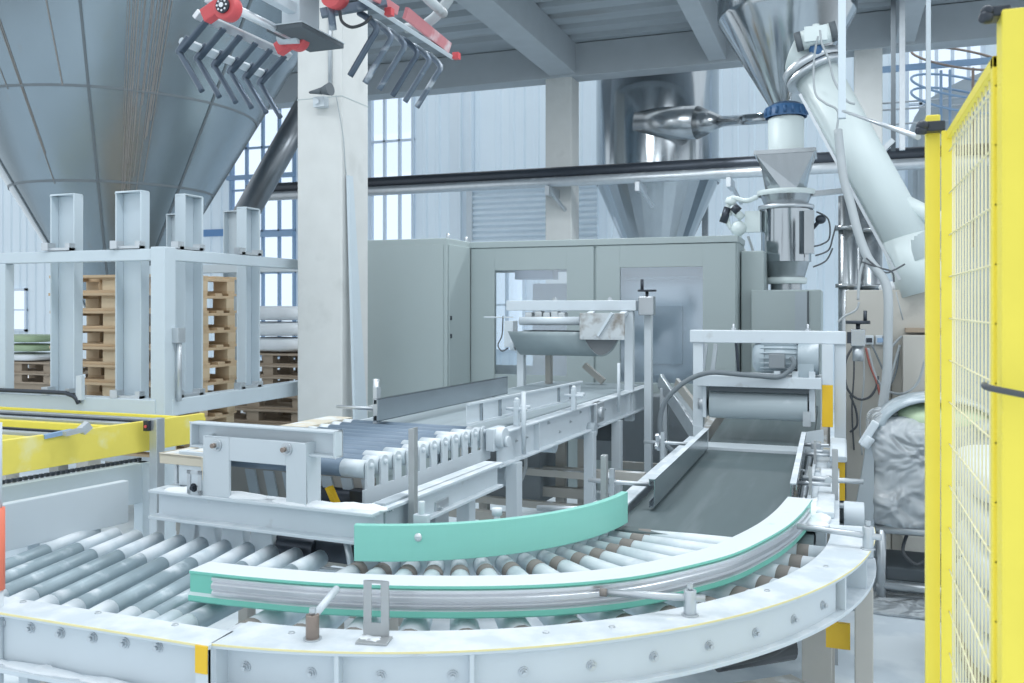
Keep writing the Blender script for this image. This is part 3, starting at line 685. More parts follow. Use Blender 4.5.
# pallet chain conveyor, running under the magazine
t = thing('chain_conveyor', 'pallet chain conveyor with yellow edged steel rails below the pallet magazine', 'chain conveyor', (-5.6, 4.6, 0))
zr = 1.035; xe = PY(186, 416, 4.55).x
def rail(y, z, h, m, w=.05, nm='rail'): MB().box((-8, y-w/2, z-h), (xe, y+w/2, z)).build(nm, m, t, .003)
rail(4.72, 1.028, .03, 'yellow_paint', .03, nm='yellow_rail'); rail(4.62, 1.02, .05, 'galvanized'); rail(4.55, 1.012, .03, 'dark_metal', .02, nm='chain'); rail(4.47, 1.008, .05, 'galvanized')
rail(4.36, 1.0, .06, 'yellow_paint', nm='yellow_rail'); rail(4.26, .97, .03, 'dark_metal', .03, nm='chain'); rail(4.18, .965, .04, 'galvanized', .04); rail(4.10, .95, .03, 'yellow_dusty', .03, nm='yellow_rail')
for x in (-6.6, -5.2, -4.5): 
    MB().box((x-.05, 4.35, 0), (x+.05, 4.45, .9)).build('leg', 'leg_paint', t)
MB().box((-6.2, 5.6, .50), (-4.7, 5.7, .557)).build('cross_rail', 'galvanized', t); MB().box((-6.2, 6.2, .50), (-4.7, 6.3, .557)).build('cross_rail', 'galvanized', t)
for x, y in ((-6.1, 5.65), (-4.8, 5.65), (-6.1, 6.25), (-4.8, 6.25)): MB().box((x-.05, y-.05, 0), (x+.05, y+.05, .5)).build('leg', 'leg_paint', t)

# yellow guard board and lower frame on the left
A, B = PZ(-60, 448.5, 1.12), PZ(203, 413, 1.12)
t = thing('pallet_conveyor_frame', 'grey conveyor frame with long yellow guard board at the left edge', 'conveyor frame', (B.x, B.y, 0))
up = V((0, 0, 1)); h = .165
MB().bar(A - up*h/2, B - up*h/2, .03, h).build('guard_board', 'yellow_dusty', t, .003)
A2, B2 = PZ(-60, 496, .88), PZ(147, 461, .88)
MB().bar(A2 - up*.11, B2 - up*.11, .06, .22).build('side_plate', 'cage_paint', t, .004)
dirn = (B2-A2).normalized(); sd = dirn.cross(up)
ch = MB(); L_ = (B2-A2).length
for i in range(int(L_*.86/.028)):
    p = A2 + dirn*(L_*.12 + i*.028) + up*.012 + V((-.02, .02, 0)); ch.bar(p, p + dirn*.017, .02, .018)
ch.build('drive_chain', 'dark_metal', t)
MB().bar(B2 - up*.0 - dirn*.03, B2 - up*.88 - dirn*.03, .06, .06, up=(0, 1, 0)).build('leg', 'cage_paint', t); 
m = A2.lerp(B2, .3); MB().box((m.x-.04, m.y-.04, 0), (m.x+.04, m.y+.04, .68)).build('leg', 'cage_paint', t)
q = PD(155, 418, 4.85); qb = PD(155, 505, 4.85)
MB().box((q.x-.012, q.y-.03, .0), (q.x+.04, q.y+.03, q.z)).build('upright', 'galvanized', t, .003)
s_ = MB().box((q.x-.03, q.y-.055, q.z-.065), (q.x+.0, q.y-.03, q.z-.01)).build('sensor', 'dark_metal', t); MB().cyl((q.x-.012, q.y-.062, q.z-.04), (q.x-.012, q.y-.055, q.z-.04), .008, seg=10).build('sensor_light', 'red_paint', s_)
q = PZ(66, 434, 1.125); m = MB(); m.bar(q + V((-.01, .0, 0)), q + V((.01, .10, .01)), .03, .022).bar(q + V((.0, .09, 0)), q + V((.01, .13, .03)), .04, .04); m.build('clamp', 'galvanized', t)
m = MB(); q2 = PZ(45, 437, 1.11); m.bar(q2 + V((-.01, -.0, 0)), q2 + V((.02, .14, .012)), .028, .02); m.build('clamp_handle', 'blue_frame', t)
# white side plate near the rollers
A, B = PZ(-25, 509, .96), PZ(126, 480, .96)
t = thing('side_board', 'long plain white steel side board standing at the far left of the rollers', 'side board', (A.lerp(B, .5).x, A.lerp(B, .5).y, 0))
MB().bar(A - up*.095, B - up*.095, .04, .19).build('board', 'white_paint_clean', t, .004)
for f in (.35, .75):
    p = A.lerp(B, f); MB().box((p.x-.07, p.y-.01, 0), (p.x-.02, p.y+.05, .85)).build('support', 'white_paint', t)

# ================================================================ STACKS OF GOODS FAR LEFT
def place_pal(x, y, z, rz, lab, grp, grey=True):
    p = make_pallet(grey); p.location = (x, y, z); p.rotation_euler = (0, 0, rz); tag(p, lab, 'pallet', grp); return p
q = PY(24, 380, 9.0)
place_pal(q.x, 9.3, .86, 0, 'dark weathered pallet under the green sacks at the far left', None); place_pal(q.x, 9.3, .7155, 0, 'dark weathered pallet below the pallet of green sacks', None)
st = MB().box((q.x-.6, 8.95, 0), (q.x+.6, 9.65, .715)).build('paper_bale', 'wood_grey'); tag(st, 'brown bale of goods under the dark weathered pallets at far left', 'bale')
for i in range(3):
    o = blob(MB(), (q.x-.1, 9.15, 1.06+.125*i), .42, .28, .05, .4, .01, seed=i).build('sack', 'green_sack' if i > 0 else 'paper_sack')
    tag(o, ['pale sack at the bottom of the small pile on the far left pallet', 'green sack in the middle of the small pile on the far left pallet', 'green sack on top of the small pile on the far left pallet'][i], 'sack', 'sacks on the far left pallet')
q = PY(268, 360, 9.4)
for i in range(4): place_pal(q.x, 9.8, .58+.144*i+.0, 0, 'grey-brown pallet below the white sacks left of the column, ' + ('topmost of four', 'second from the top', 'third from the top', 'lowest of four')[3-i], 'pallets left of the column')
st = MB().box((q.x-.6, 9.4, 0), (q.x+.6, 10.2, .58)).build('paper_bale', 'paper_sack'); tag(st, 'pale bale of goods under the pallet pile left of the column', 'bale')
for i in range(3):
    o = blob(MB(), (q.x-.05, 9.7, 1.26+.20*i), .45, .33, .09, .45, .015, seed=i+5).build('sack', 'paper_sack')
    tag(o, ['bottom', 'middle', 'top'][i] + ' white sack of the pile left of the concrete column', 'sack', 'white sacks left of the column')
q = PY(255, 400, 7.9)
for i in range(4): place_pal(q.x+.1, 8.1, .26+.1442*i, 0.02*i, 'brown pallet in the low stack behind the magazine by the column, ' + ('topmost of four', 'second from top', 'third from top', 'lowest of four')[3-i], 'low pallet stack by the column')
bl = MB().box((q.x-.5, 7.75, 0), (q.x+.7, 8.45, .26)).build('wooden_crate', 'wood'); tag(bl, 'low wooden crate at the bottom of the pallet stack by the column', 'crate')
q = PY(262, 132, 13.5); o = blob(MB(), (q.x+1.1, 15.5, 4.55), .16, .12, .25, .8, .03).build('pink_bundle', 'pink'); 
bpy.data.objects.remove(o)

# column fittings
t = thing('wall_speaker', 'small grey horn speaker with white bracket on the front of the white column', 'speaker', (-3.95, 6.2, 3.35))
q = PY(333, 95, 6.2)
MB().cyl((q.x+.0, 6.05, q.z+.0), (q.x+.075, 6.04, q.z+.005), .03, .052, seg=20).cyl((q.x-.15, 6.1, q.z+.01), (q.x+.0, 6.05, q.z), .010, .03, seg=16).build('horn', 'dark_recess', t)
MB().box((q.x-.14, 6.13, q.z-.10), (q.x-.04, 6.2, q.z-.02)).cyl((q.x-.10, 6.11, q.z-.06), (q.x-.10, 6.2, q.z-.06), .022).build('bracket', 'white_paint_clean', t)
MB().tube([(q.x-.02, 6.19, q.z+.08), (q.x-.02, 6.19, 4.4)], .018, 8, smooth_path=False).build('conduit', 'galvanized', t)
xc1 = -3.726
MB().tube([(q.x+.06, 6.15, q.z-.02), (q.x+.10, 6.19, q.z-.35), (xc1+.008, 6.24, q.z-.6), (xc1+.008, 6.34, q.z-.9), (xc1+.008, 6.4, q.z-1.25)], .005, 6).build('cable', 'cable', t)
# leaning board
a, b = PX(343.5, 174, xc1+.03), PX(352, 420, xc1+.30)
o = MB(); 
o.add([V((xc1+.012, 6.24, a.z)), V((xc1+.012, 6.31, a.z)), V((xc1+.10, 6.48, .0)), V((xc1+.10, 6.24, 0)), V((xc1+.035, 6.24, a.z)), V((xc1+.035, 6.31, a.z)), V((xc1+.125, 6.48, .0)), V((xc1+.125, 6.24, 0))],
      [(0,1,2,3),(7,6,5,4),(0,4,5,1),(1,5,6,2),(2,6,7,3),(3,7,4,0)])
o = o.build('leaning_board', 'cage_paint'); tag(o, 'narrow white board leaning against the right side of the concrete column', 'board')

# ================================================================ PALLETISING GRIPPER, upper left
t = thing('gripper', 'palletising gripper with two rows of curved steel fingers and red levers', 'gripper', (-1.9, 3.0, 2.75))
y0g = 2.68; PIT = .098
r0, r1, r2 = PY(205, 23, y0g), PY(180, 53, y0g), PY(202, 91, y0g)
for i in range(6):
    o_ = V((0, PIT*i, 0)); a, b, c = r0+o_, r1+o_, r2+o_
    f = MB().bar(a.lerp(b, -.08), a.lerp(b, .97), .028, .013, up=(b-a).cross(V((0, 1, 0)))).build('finger', 'finger_steel', t, .004)
    mid = b + (c-b)*.06
    MB().tube([a.lerp(b, .55) + V((-.012, 0, .012)), b + (a-b)*.08 + V((-.015, 0, 0)), b, b.lerp(c, .12), b.lerp(c, .5), c], .0108, 10, 5).build('finger_rod', 'finger_steel', f)
    hp = a.lerp(b, .02); MB().cyl(hp, hp + (b-a).cross(V((0, 1, 0))).normalized()*-.014, .006, seg=10).build('bolt', 'aluminium', f)
a = r0 + V((-.02, -.015, .016)); MB().bar(a + V((-.008, 0, .016)), a + V((-.008, PIT*5+.10, .016)), .035, .02, up=(.7, 0, -.7)).build('finger_bar', 'aluminium', t, .003)
b = r0.lerp(r1, .72); MB().bar(b + V((-.018, .02, .014)), b + V((-.018, PIT*5+.04, .014)), .03, .02, up=(.7, 0, -.7)).cyl(b + V((-.018, -.005, .012)), b + V((-.018, .02, .012)), .016, seg=8).build('cross_bar', 'white_paint', t)
# red lever with bearing
q = PY(228, 8, 2.62); q2 = PY(205, 20, 2.62)
MB().cyl(q + V((0, -.025, 0)), q + V((0, .025, 0)), .046, seg=24).bar(q + V((-.01, 0, .02)), q2 + V((.0, 0, .01)), .04, .05, up=(1, 0, 1)).build('red_lever', 'red_paint', t, .004)
be = MB().cyl(q + V((0, -.034, 0)), q + V((0, -.025, 0)), .027, seg=20).build('bearing', 'dark_metal', t)
hb = MB(); hb.cyl(q + V((0, -.040, 0)), q + V((0, -.034, 0)), .009, seg=14)
for i in range(8): hb.cyl(q + V((.019*math.cos(i*PI/4), -.037, .019*math.sin(i*PI/4))), q + V((.019*math.cos(i*PI/4), -.034, .019*math.sin(i*PI/4))), .004, seg=8)
hb.build('bearing_bolts', 'aluminium', be)
MB().cyl(q + V((0.02, .0, -.0)), q + V((0.02, .46, -.0)), .016, seg=14).build('shaft', 'aluminium', t)
q3 = q + V((.02, .40, -.0)); MB().cyl(q3 + V((0, -.025, 0)), q3 + V((0, .025, 0)), .046, seg=24).bar(q3 + V((-.02, 0, .0)), q3 + V((-.09, 0, -.035)), .04, .05, up=(1, 0, 1)).build('red_lever', 'red_paint', t, .004)
MB().cyl(q3 + V((-.06, -.03, 0)), q3 + V((.03, -.03, -.005)), .024, seg=16).build('clevis', 'white_paint', t)
fr = MB(); fr.bar(q + V((.09, .05, .07)), q + V((.09, .30, .07)), .04, .04).bar(q + V((-.08, .12, .10)), q + V((.16, .12, .11)), .04, .04).bar(q + V((-.12, .03, .05)), q + V((.06, .03, .05)), .02, .02)
fr.build('carrier_frame', 'white_paint', t, .004)
mt = MB(); mt.box(q + V((.18, .25, .12)), q + V((.34, .5, .30))); mt.build('motor_block', 'dark_metal', t)
for i in range(5): MB().box(q + V((.175, .27+.045*i, .115)), q + V((.345, .295+.045*i, .29))).build('cooling_fin', 'dark_recess', t)
# grey post with flat black plate in the middle
b0 = PY(313, 43, 3.05)
pz = b0.z; MB().box((b0.x-.085, 2.86, pz), (b0.x+.075, 3.16, pz+.018)).build('flat_plate', 'dark_recess', t, .002)
MB().box((b0.x-.087, 2.858, pz+.019), (b0.x+.077, 3.162, pz+.023)).build('plate_rim', 'white_paint_clean', t)
MB().box((b0.x-.03, 2.88, pz+.02), (b0.x+.05, 3.02, 5.2)).build('column_box', 'white_paint_clean', t, .004)
# right-hand row
y0h = 2.94; s0, s1, s2 = PY(366, 17, y0h), PY(378, 28, y0h), PY(350, 76, y0h)
PIT2 = .113
for i in range(6):
    o_ = V((0, PIT2*i, 0)); a, b, c = s0+o_, s1+o_, s2+o_
    MB().tube([a + V((-.03, 0, .02)), a, a.lerp(b, .7), b + (c-b)*.06, b.lerp(c, .3), c], .0125, 10, 5).build('finger', 'finger_dusty' if i not in (0, 3) else 'finger_steel', t)
a = s0 + V((.03, -.25, .035)); e = s0 + V((.03, PIT2*5+.12, .035))
MB().bar(a, e, .065, .018, up=(.55, 0, .8)).build('finger_bar', 'white_paint', t, .003)
MB().bar(a + V((.035, 0, .02)), a.lerp(e, .40) + V((.035, 0, .02)), .016, .035, up=(.3, 0, 1)).build('red_channel', 'red_dusty', t, .003)
for f in (.32, .99):
    p = a.lerp(e, f) + V((.042, 0, -.01)); MB().box(p - V((.014, .014, .014)), p + V((.014, .014, .014))).build('red_block', 'red_paint', t)
MB().bar(a.lerp(e, .48) + V((.034, 0, .035)), a.lerp(e, .93) + V((.03, 0, .012)), .016, .045, up=(.3, 0, 1)).build('red_gusset', 'red_dusty', t)
q = PY(335, -2, 2.85); MB().cyl(q + V((0, -.03, 0)), q + V((0, .03, 0)), .042, seg=20).build('red_lever', 'red_paint', t)
m = MB(); m.cyl(q + V((-.02, 0, -.02)), q + V((-.02, .02, -.11)), .014, seg=12).bar(q + V((-.06, .0, -.05)), q + V((.16, .1, -.0)), .03, .03); m.build('cylinder', 'finger_dusty', t)
MB().tube([q + V((0.02, .0, -.05)), q + V((.03, .0, -.09)), q + V((.07, 0, -.115)), q + V((.11, .02, -.10)), q + V((.13, .04, -.07))], .006, 8).build('cable', 'black_rubber', t)
m = MB(); m.bar(q + V((-.02, .1, .12)), q + V((.30, .1, .12)), .05, .04); m.build('carrier_frame', 'white_paint', t, .004)
MB().cyl(q + V((.20, .3, .10)), q + V((.20, .52, .08)), .02, seg=12).build('side_cylinder', 'dirty_white', t)
MB().tube([PY(*p) for p in ((456, -12, 3.5), (444, 6, 3.5), (434, 18, 3.5), (420, 27, 3.5), (406, 28, 3.5))], .022, 12).build('hose', 'cable', t)
# ================================================================ CURVED ROLLER CONVEYOR (foreground)
CC = (-1.72, 3.88)
def pol(r, a, z): a = math.radians(a); return V((CC[0]+r*math.cos(a), CC[1]+r*math.sin(a), z))
t = thing('curved_conveyor', 'big white curved roller conveyor bend with green guide rails in the foreground', 'conveyor', (CC[0], CC[1], 0))
ZR = .78
for i in range(15):
    an = -2.6 - 6.22*i
    rr_ = lambda R: .033 + .020*(R-.80)/.9
    PT = lambda R: pol(R, an, ZR - rr_(R))
    p0, p1 = PT(.80), PT(1.70)
    r = MB().cyl(p0, p1, rr_(.8), rr_(1.7), seg=18).build('roller', 'roller_steel', t)
    MB().cyl(PT(1.56), PT(1.605), rr_(1.56)+.0012, rr_(1.605)+.0012, seg=18, caps=False).build('sleeve', 'sleeve', r)
    MB().cyl(PT(.90), PT(.955), rr_(.90)+.0012, rr_(.955)+.0012, seg=18, caps=False).build('sleeve', 'sleeve', r)
def ring(mb, r0, r1, z0, z1, a0, a1, n=40):
    return mb.sweep(arc(CC, (r0+r1)/2, a0, a1, n), [(-(r1-r0)/2, z0), ((r1-r0)/2, z0), ((r1-r0)/2, z1), (-(r1-r0)/2, z1)])
A0, A1 = -87.2, 5
C2 = (-1.829, 3.972); R2 = 1.967
def rout(a):
    dx, dy = math.cos(math.radians(a)), math.sin(math.radians(a)); ex, ey = CC[0]-C2[0], CC[1]-C2[1]
    b_ = dx*ex + dy*ey; c_ = ex*ex + ey*ey - R2*R2
    return -b_ + math.sqrt(b_*b_ - c_)
def flange(rin, dr, z0, z1, n=56):
    m = MB(); vs = []
    for i in range(n+1):
        a = A0 + (A1-A0)*i/n; ri = rin(a) if callable(rin) else rin; ro = rout(a) + dr
        vs += [pol(ri, a, z0), pol(ro, a, z0), pol(ro, a, z1), pol(ri, a, z1)]
    fs = [(4*i+k, 4*i+(k+1) % 4, 4*i+4+(k+1) % 4, 4*i+4+k) for i in range(n) for k in range(4)] + [(3, 2, 1, 0), (4*n, 4*n+1, 4*n+2, 4*n+3)]
    return m.add(vs, fs)
flange(1.685, 0, .806, .82).build('top_flange', 'white_paint', t, .002)
flange(lambda a: rout(a)-.001, .0012, .8145, .8198).build('yellow_edge', 'edge_yellow', t)
f = MB(); ring(f, 1.795, 1.806, .69, .806, A0, -19); ring(f, 1.74, 1.752, .69, .806, -19, A1); f.build('web', 'white_paint_clean', t)
flange(1.73, .004, .677, .690).build('bottom_flange', 'white_paint', t, .002)
for an, w in ((-86.9, .012), (-76.0, .012), (-64.6, .012), (-18.0, .014), (-9.0, .014), (4.8, .012)):
    a = pol(1.75, an, .748); b = pol(rout(an)-.004, an, .748); MB().bar(a, b, w, .116).build('stiffener', 'white_paint_clean', t)
for i in range(11):
    an = -84.9 + 6.22*i
    m = MB(); rr = 1.806 if an < -18 else 1.752
    bolt(m, pol(rr, an, .74), pol(1, an, 0)-pol(0, an, 0), .012); m.build('bolt', 'galvanized', t)
for an in (-81.5, -78.9, -57.5, -51, -42.3, -30, -17):
    m = MB(); p_ = pol(1.73 + .02*(an % 2), an, .8195); m.cyl(p_, p_ + V((0, 0, .004)), .011, .008, seg=10); m.build('bolt', 'galvanized', t)
f = MB(); ring(f, .74, .80, .66, .81, -94, 0, 30); f.build('inner_frame', 'white_paint', t, .002)
# outer guide rail: green profile with an aluminium rail on its face
def spline(P_, n=6):
    P_ = [P_[0]] + P_ + [P_[-1]]; out = []
    for i in range(1, len(P_)-2):
        p0, p1, p2, p3 = P_[i-1:i+3]
        for k in range(n):
            u = k/n; out.append(tuple(.5*(2*b + (c-a)*u + (2*a-5*b+4*c-d)*u*u + (3*b-a-3*c+d)*u**3) for a, b, c, d in zip(p0, p1, p2, p3)))
    return [V((x, y, 0)) for x, y in out + [P_[-1]]]
GP = spline([(-1.965, 2.328), (-1.75, 2.338), (-1.5, 2.366), (-1.27, 2.420), (-1.06, 2.49), (-.87, 2.575), (-.71, 2.675), (-.58, 2.79), (-.45, 2.96), (-.34, 3.14), (-.255, 3.37), (-.19, 3.6), (-.145, 3.85), (-.112, 4.14)])
g = MB().sweep(GP, [(-.105, .80), (0, .80), (.005, .806), (.003, .822), (-.006, .830), (-.006, .888), (0, .890), (0, .90), (-.105, .90)], smooth=False)
go = g.build('outer_guide', 'green_plastic', t, .002)
g = MB().sweep(GP[3:-3], [(-.007, .832), (.008, .832), (.008, .840), (.001, .846), (.010, .852), (.010, .866), (.001, .872), (.008, .878), (.008, .887), (-.007, .887)])
g.build('guide_track', 'aluminium', go)
# inner guide rail
GI = (-1.935, 3.948); RI = 1.069
p = PZ(353, 562, .80); ai0 = math.degrees(math.atan2(p.y-GI[1], p.x-GI[0])); p = PZ(631, 525, .80); ai1 = math.degrees(math.atan2(p.y-GI[1], p.x-GI[0])) + 2.0
g = MB().sweep(arc(GI, RI-.015, ai0, ai1, 30), [(-.015, .80), (.015, .80), (.015, .935), (-.015, .935)])
gi = g.build('inner_guide', 'green_plastic_clean', t, .002)
q = PZ(418, 535, .89); m = MB(); an = math.radians(-76); m.sphere(V((GI[0]+(RI)*math.cos(math.atan2(q.y-GI[1], q.x-GI[0])), GI[1]+RI*math.sin(math.atan2(q.y-GI[1], q.x-GI[0])), .89)), .017, sc=(1, .6, 1)); m.build('bolt', 'aluminium', gi)
# posts with clamp rods on the top flange
def post(px, py, h, r, m, nm='clamp_post'):
    p = PZ(px, py, .82)
    b = MB().cyl(p, p + V((0, 0, h*.86)), r, seg=16).build(nm, m, t, .002)
    MB().cyl(p + V((0, 0, h*.86)), p + V((0, 0, h*1.0)), r*.35, seg=10).cyl(p + V((0, 0, h*.93)), p + V((0, 0, h*1.08)), r*.5, seg=6, smooth=False).build('bolt', 'galvanized', b)
    MB().cyl(p, p + V((0, 0, .004)), r*1.35, seg=16).build('base_washer', 'galvanized', b)
    return p
p = post(312.5, 639, .080, .019, 'brass')
MB().cyl(p + V((0, .002, .060)), p + V((-.02, .16, .09)), .011, seg=10).build('clamp_rod', 'white_paint', t)
p = post(690, 615, .088, .019, 'galvanized')
e = PZ(607, 594, .868); d = (V((e.x, e.y, p.z+.052)) - (p + V((0, 0, .052)))); 
MB().cyl(p + V((0, 0, .052)) - d*.18, p + V((0, 0, .052)) + d, .011, seg=12).build('clamp_rod', 'galvanized', t)
e2 = p + V((0, 0, .052)) + d; MB().cyl(e2, e2 + d.normalized()*.022, .012, seg=12).build('rod_tip', 'sleeve', t)
p = post(868, 549, .100, .020, 'galvanized')
e = PZ(797, 529, .868); e = V((e.x, e.y, p.z+.06)); MB().cyl(p + V((0, 0, .06)) - (e-p).normalized()*.05, e, .012, seg=12).build('clamp_rod', 'galvanized', t)
# slotted bracket plate
p = PZ(376, 638, .82); sl = MB(); w_ = .037; 
an = math.radians(18)
T = Matrix.Translation(p) @ Matrix.Rotation(an*.6, 4, 'Z')
sl = MB(T); th = .005
out = [(-w_, 0), (w_, 0), (w_, .16), (-w_, .16)]
n = 12; hole = [(.014*math.cos(PI+PI*i/n), .055 + .014*math.sin(PI+PI*i/n)) for i in range(n+1)] + [(.014*math.cos(PI*i/n), .142 - .0 + .014*math.sin(PI*i/n)) for i in range(n+1)]
sl.box((-w_, 0, 0), (w_, th, .041)); sl.box((-w_, 0, .041), (-.014, th, .16)); sl.box((.014, 0, .041), (w_, th, .16)); sl.box((-.014, 0, .152), (.014, th, .16))
sl.box((-w_-.005, -.055, 0), (w_+.01, .005, .006))
sl.build('slotted_bracket', 'zinc', t, .001)
du = blob(MB(), p + V((0, -.022, .002)), .042, .022, .006, .8, .012, 40).build('dust_heap', 'dust_powder', t, kind='stuff')
# guide holders behind the inner rail
q = PD(604.5, 507, 4.02); MB().box((q.x-.014, q.y-.02, .70), (q.x+.012, q.y+.02, PD(604.5, 455, 4.02).z)).build('holder_bar', 'zinc', t, .002)
q = PD(597, 512, 3.95); MB().cyl((q.x, q.y, .70), (q.x, q.y, q.z+.03), .014, seg=12).sphere((q.x, q.y, q.z+.03), .02).build('holder_pin', 'galvanized', t)
q = PD(497, 515, 3.62); MB().cyl((q.x, q.y, .70), (q.x, q.y, q.z+.02), .013, seg=12).cyl((q.x, q.y, q.z-.0), (q.x, q.y, q.z+.028), .022, seg=10).build('holder_pin', 'white_paint', t)
a, b = PD(538, 508, 3.9), PD(600, 510, 3.72); MB().cyl(a, b, .013, seg=12).build('holder_rod', 'galvanized', t)
q = PD(420, 515, 3.42); MB().box((q.x-.03, q.y, .72), (q.x+.03, q.y+.03, q.z)).cyl((q.x, q.y+.015, q.z-.02), (q.x, q.y+.015, q.z+.05), .013).build('holder_bracket', 'white_paint', t, .003)
# legs and drive below
MB().box((.055, 3.62, 0), (.12, 3.70, .677)).build('leg', 'leg_paint', t, .004)
q = PD(817, 650, 3.75); MB().box((q.x-.06, q.y-.03, 0), (q.x+.06, q.y+.03, .66)).build('leg', 'leg_paint', t, .004)
q = pol(1.72, -62, 0); MB().box((q.x-.04, q.y-.04, 0), (q.x+.04, q.y+.04, .677)).build('leg', 'leg_paint', t, .004)
q = pol(.78, -88, 0); MB().box((q.x-.04, q.y-.0, 0), (q.x+.04, q.y+.08, .66)).build('leg', 'leg_paint', t, .004)
q = pol(.77, -30, 0); MB().box((q.x-.04, q.y-.04, 0), (q.x+.04, q.y+.04, .66)).build('leg', 'leg_paint', t, .004)
a, b = PD(600, 712, 2.95), PD(800, 672, 3.35); MB().bar(a - V((0, 0, .02)), b - V((0, 0, .05)), .10, .05).build('cross_beam', 'leg_paint', t, .004)
m = MB(); m.tube([PD(700, 668, 2.9), PD(760, 657, 2.92), PD(785, 645, 2.95), PD(806, 628, 3.0), PD(812, 600, 3.05)], .012, 8).cyl(PD(715, 655, 3.0), PD(790, 643, 3.05), .055, seg=18); m.build('drive_motor', 'black_rubber', t)
q = PD(838, 636, 3.5); MB().box((q.x-.045, q.y, q.z-.05), (q.x+.045, q.y+.02, q.z+.05)).build('yellow_plate', 'yellow_sticker', t)
q = pol(1.84, -60, .648); 
for an in (-70, -60):
    blob(MB(), pol(1.825, an, .694), .05, .014, .008, .9, .014, 26, seed=an, rz=math.radians(an+90)).build('dust_heap', 'dust_powder', t, kind='stuff')

# ================================================================ STRAIGHT ROLLER SECTION, lower left
t = thing('roller_conveyor', 'straight white roller conveyor with dusty slanted rollers at the lower left', 'conveyor', (-2.5, 2.5, 0))
for i in range(11):
    xf = -1.93 - .1155*i; sk = .185*min(1, (i+.3)/3.0) * .92
    p0 = V((xf + sk, 2.115, ZR-.030)); p1 = V((xf, 3.05, ZR-.030)); d = (p1-p0)
    r = MB().cyl(p0 + d*.10, p1 - d*.04, .033, seg=18).build('roller', 'roller_dark', t)
    MB().cyl(p0, p0 + d*(.17+.02*math.sin(i*2)), .0335, .0342, seg=18).build('dusty_end', 'roller_steel', r)
    MB().cyl(p1 - d*(.22+.12*abs(math.sin(i*1.7))), p1, .0342, .0335, seg=18).build('dusty_end', 'roller_steel', r)
    MB().cyl(p1, p1 + d*.015, .018, seg=12).build('shaft_end', 'galvanized', r)
x0, x1 = -3.75, PY(207, 655, 1.995).x
MB().box((x0, 2.0, .806), (x1, 2.115, .82)).build('top_flange', 'white_paint', t, .002)
MB().box((x0, 1.9985, .8135), (x1, 2.001, .8195)).build('yellow_edge', 'edge_yellow', t)
MB().box((x0, 2.045, .655), (x1, 2.056, .806)).build('web', 'white_paint_clean', t)
MB().box((x0, 1.99, .640), (x1, 2.06, .655)).build('bottom_flange', 'white_paint', t, .002)
MB().box((x1-.012, 2.0, .655), (x1, 2.10, .806)).build('end_plate', 'white_paint_clean', t)
q = PY(201, 655, 2.0); MB().box((PY(195, 655, 1.995).x, 1.994, .742), (x1, 2.0, .818)).build('yellow_tag', 'yellow_sticker', t, .001)
MB().box((PY(195, 655, 1.995).x, 1.998, .655), (x1, 2.01, .806)).build('end_lip', 'white_paint_clean', t)
for px, py in ((31, 628), (61, 633), (93, 637.5), (125, 643), (158.5, 647), (2, 623)):
    q = PY(px, py, 2.045); m = MB(); bolt(m, (q.x, 2.045, q.z), (0, -1, 0), .013); m.build('bolt', 'galvanized', t)
for px, py in ((98, 613), (175, 625), (23, 602)):
    q = PZ(px, py, .82); m = MB(); m.cyl((q.x, q.y, .8195), (q.x, q.y, .824), .011, .008, seg=10); m.build('bolt', 'galvanized', t)
MB().box((x0, 3.075, .56), (x1-.1, 3.11, .70)).build('far_frame', 'white_paint', t, .003)
for x in (-3.4, -1.9): 
    MB().box((x-.04, 2.02, 0), (x+.04, 2.09, .64)).build('leg', 'leg_paint', t); MB().box((x-.04, 3.04, 0), (x+.04, 3.11, .64)).build('leg', 'leg_paint', t)
for x in (-2.55, -2.25, -1.95):
    blob(MB(), (x, 2.02, .657), .16, .022, .008, .9, .02, 22, seed=x).build('dust_heap', 'dust_powder', t, kind='stuff')

# ================================================================ RIGHT BELT CONVEYOR
t = thing('belt_conveyor', 'right-hand belt conveyor with smooth dark grey belt and steel side guides', 'belt conveyor', (-.53, 5, 0))
yb0, yb1 = 3.80, 6.08
MB().prism([(yb0+.035, .70), (yb0+.01, .715), (yb0, .745), (yb0+.01, .772), (yb0+.04, .783), (yb1, .783), (yb1+.03, .745), (yb1, .70)], 0, -.925, -.10).build('belt', 'belt', t, .002)
MB().box((-.995, 3.72, .66), (-.955, yb1+.25, .83)).box((-.995, 3.72, .818), (-.925, yb1+.25, .83)).build('side_frame', 'white_paint', t, .003)
MB().box((-.095, 3.98, .66), (-.055, yb1+.3, .80)).box((-.13, 3.98, .792), (.0, yb1+.3, .804)).build('side_frame', 'white_paint', t, .003)
MB().box((-.93, yb1+.02, .775), (-.13, yb1+.24, .80)).build('transition_plate', 'white_paint_clean', t, .003)
# guides: steel C profiles on rods
def guide(xa, ya, xb, yb, z0, h, side, m='steel_guide'):
    g = MB(); p, q = V((xa, ya, 0)), V((xb, yb, 0)); d = (q-p).normalized(); r = V((d.y, -d.x, 0))*side
    def B(off0, off1, za, zb_): 
        g.add([p+r*off0+V((0,0,za)), p+r*off1+V((0,0,za)), q+r*off1+V((0,0,za)), q+r*off0+V((0,0,za)), p+r*off0+V((0,0,zb_)), p+r*off1+V((0,0,zb_)), q+r*off1+V((0,0,zb_)), q+r*off0+V((0,0,zb_))], [(0,3,2,1),(4,5,6,7),(0,1,5,4),(1,2,6,5),(2,3,7,6),(3,0,4,7)])
    B(0, .005, z0, z0+h); B(0, .028, z0+h-.006, z0+h); B(0, .028, z0, z0+.006); B(.024, .028, z0, z0+.03); B(.024, .028, z0+h-.03, z0+h)
    return g
g = guide(-.815, 4.16, -.82, 6.0, .80, .135, -1).build('left_guide', 'steel_guide', t)
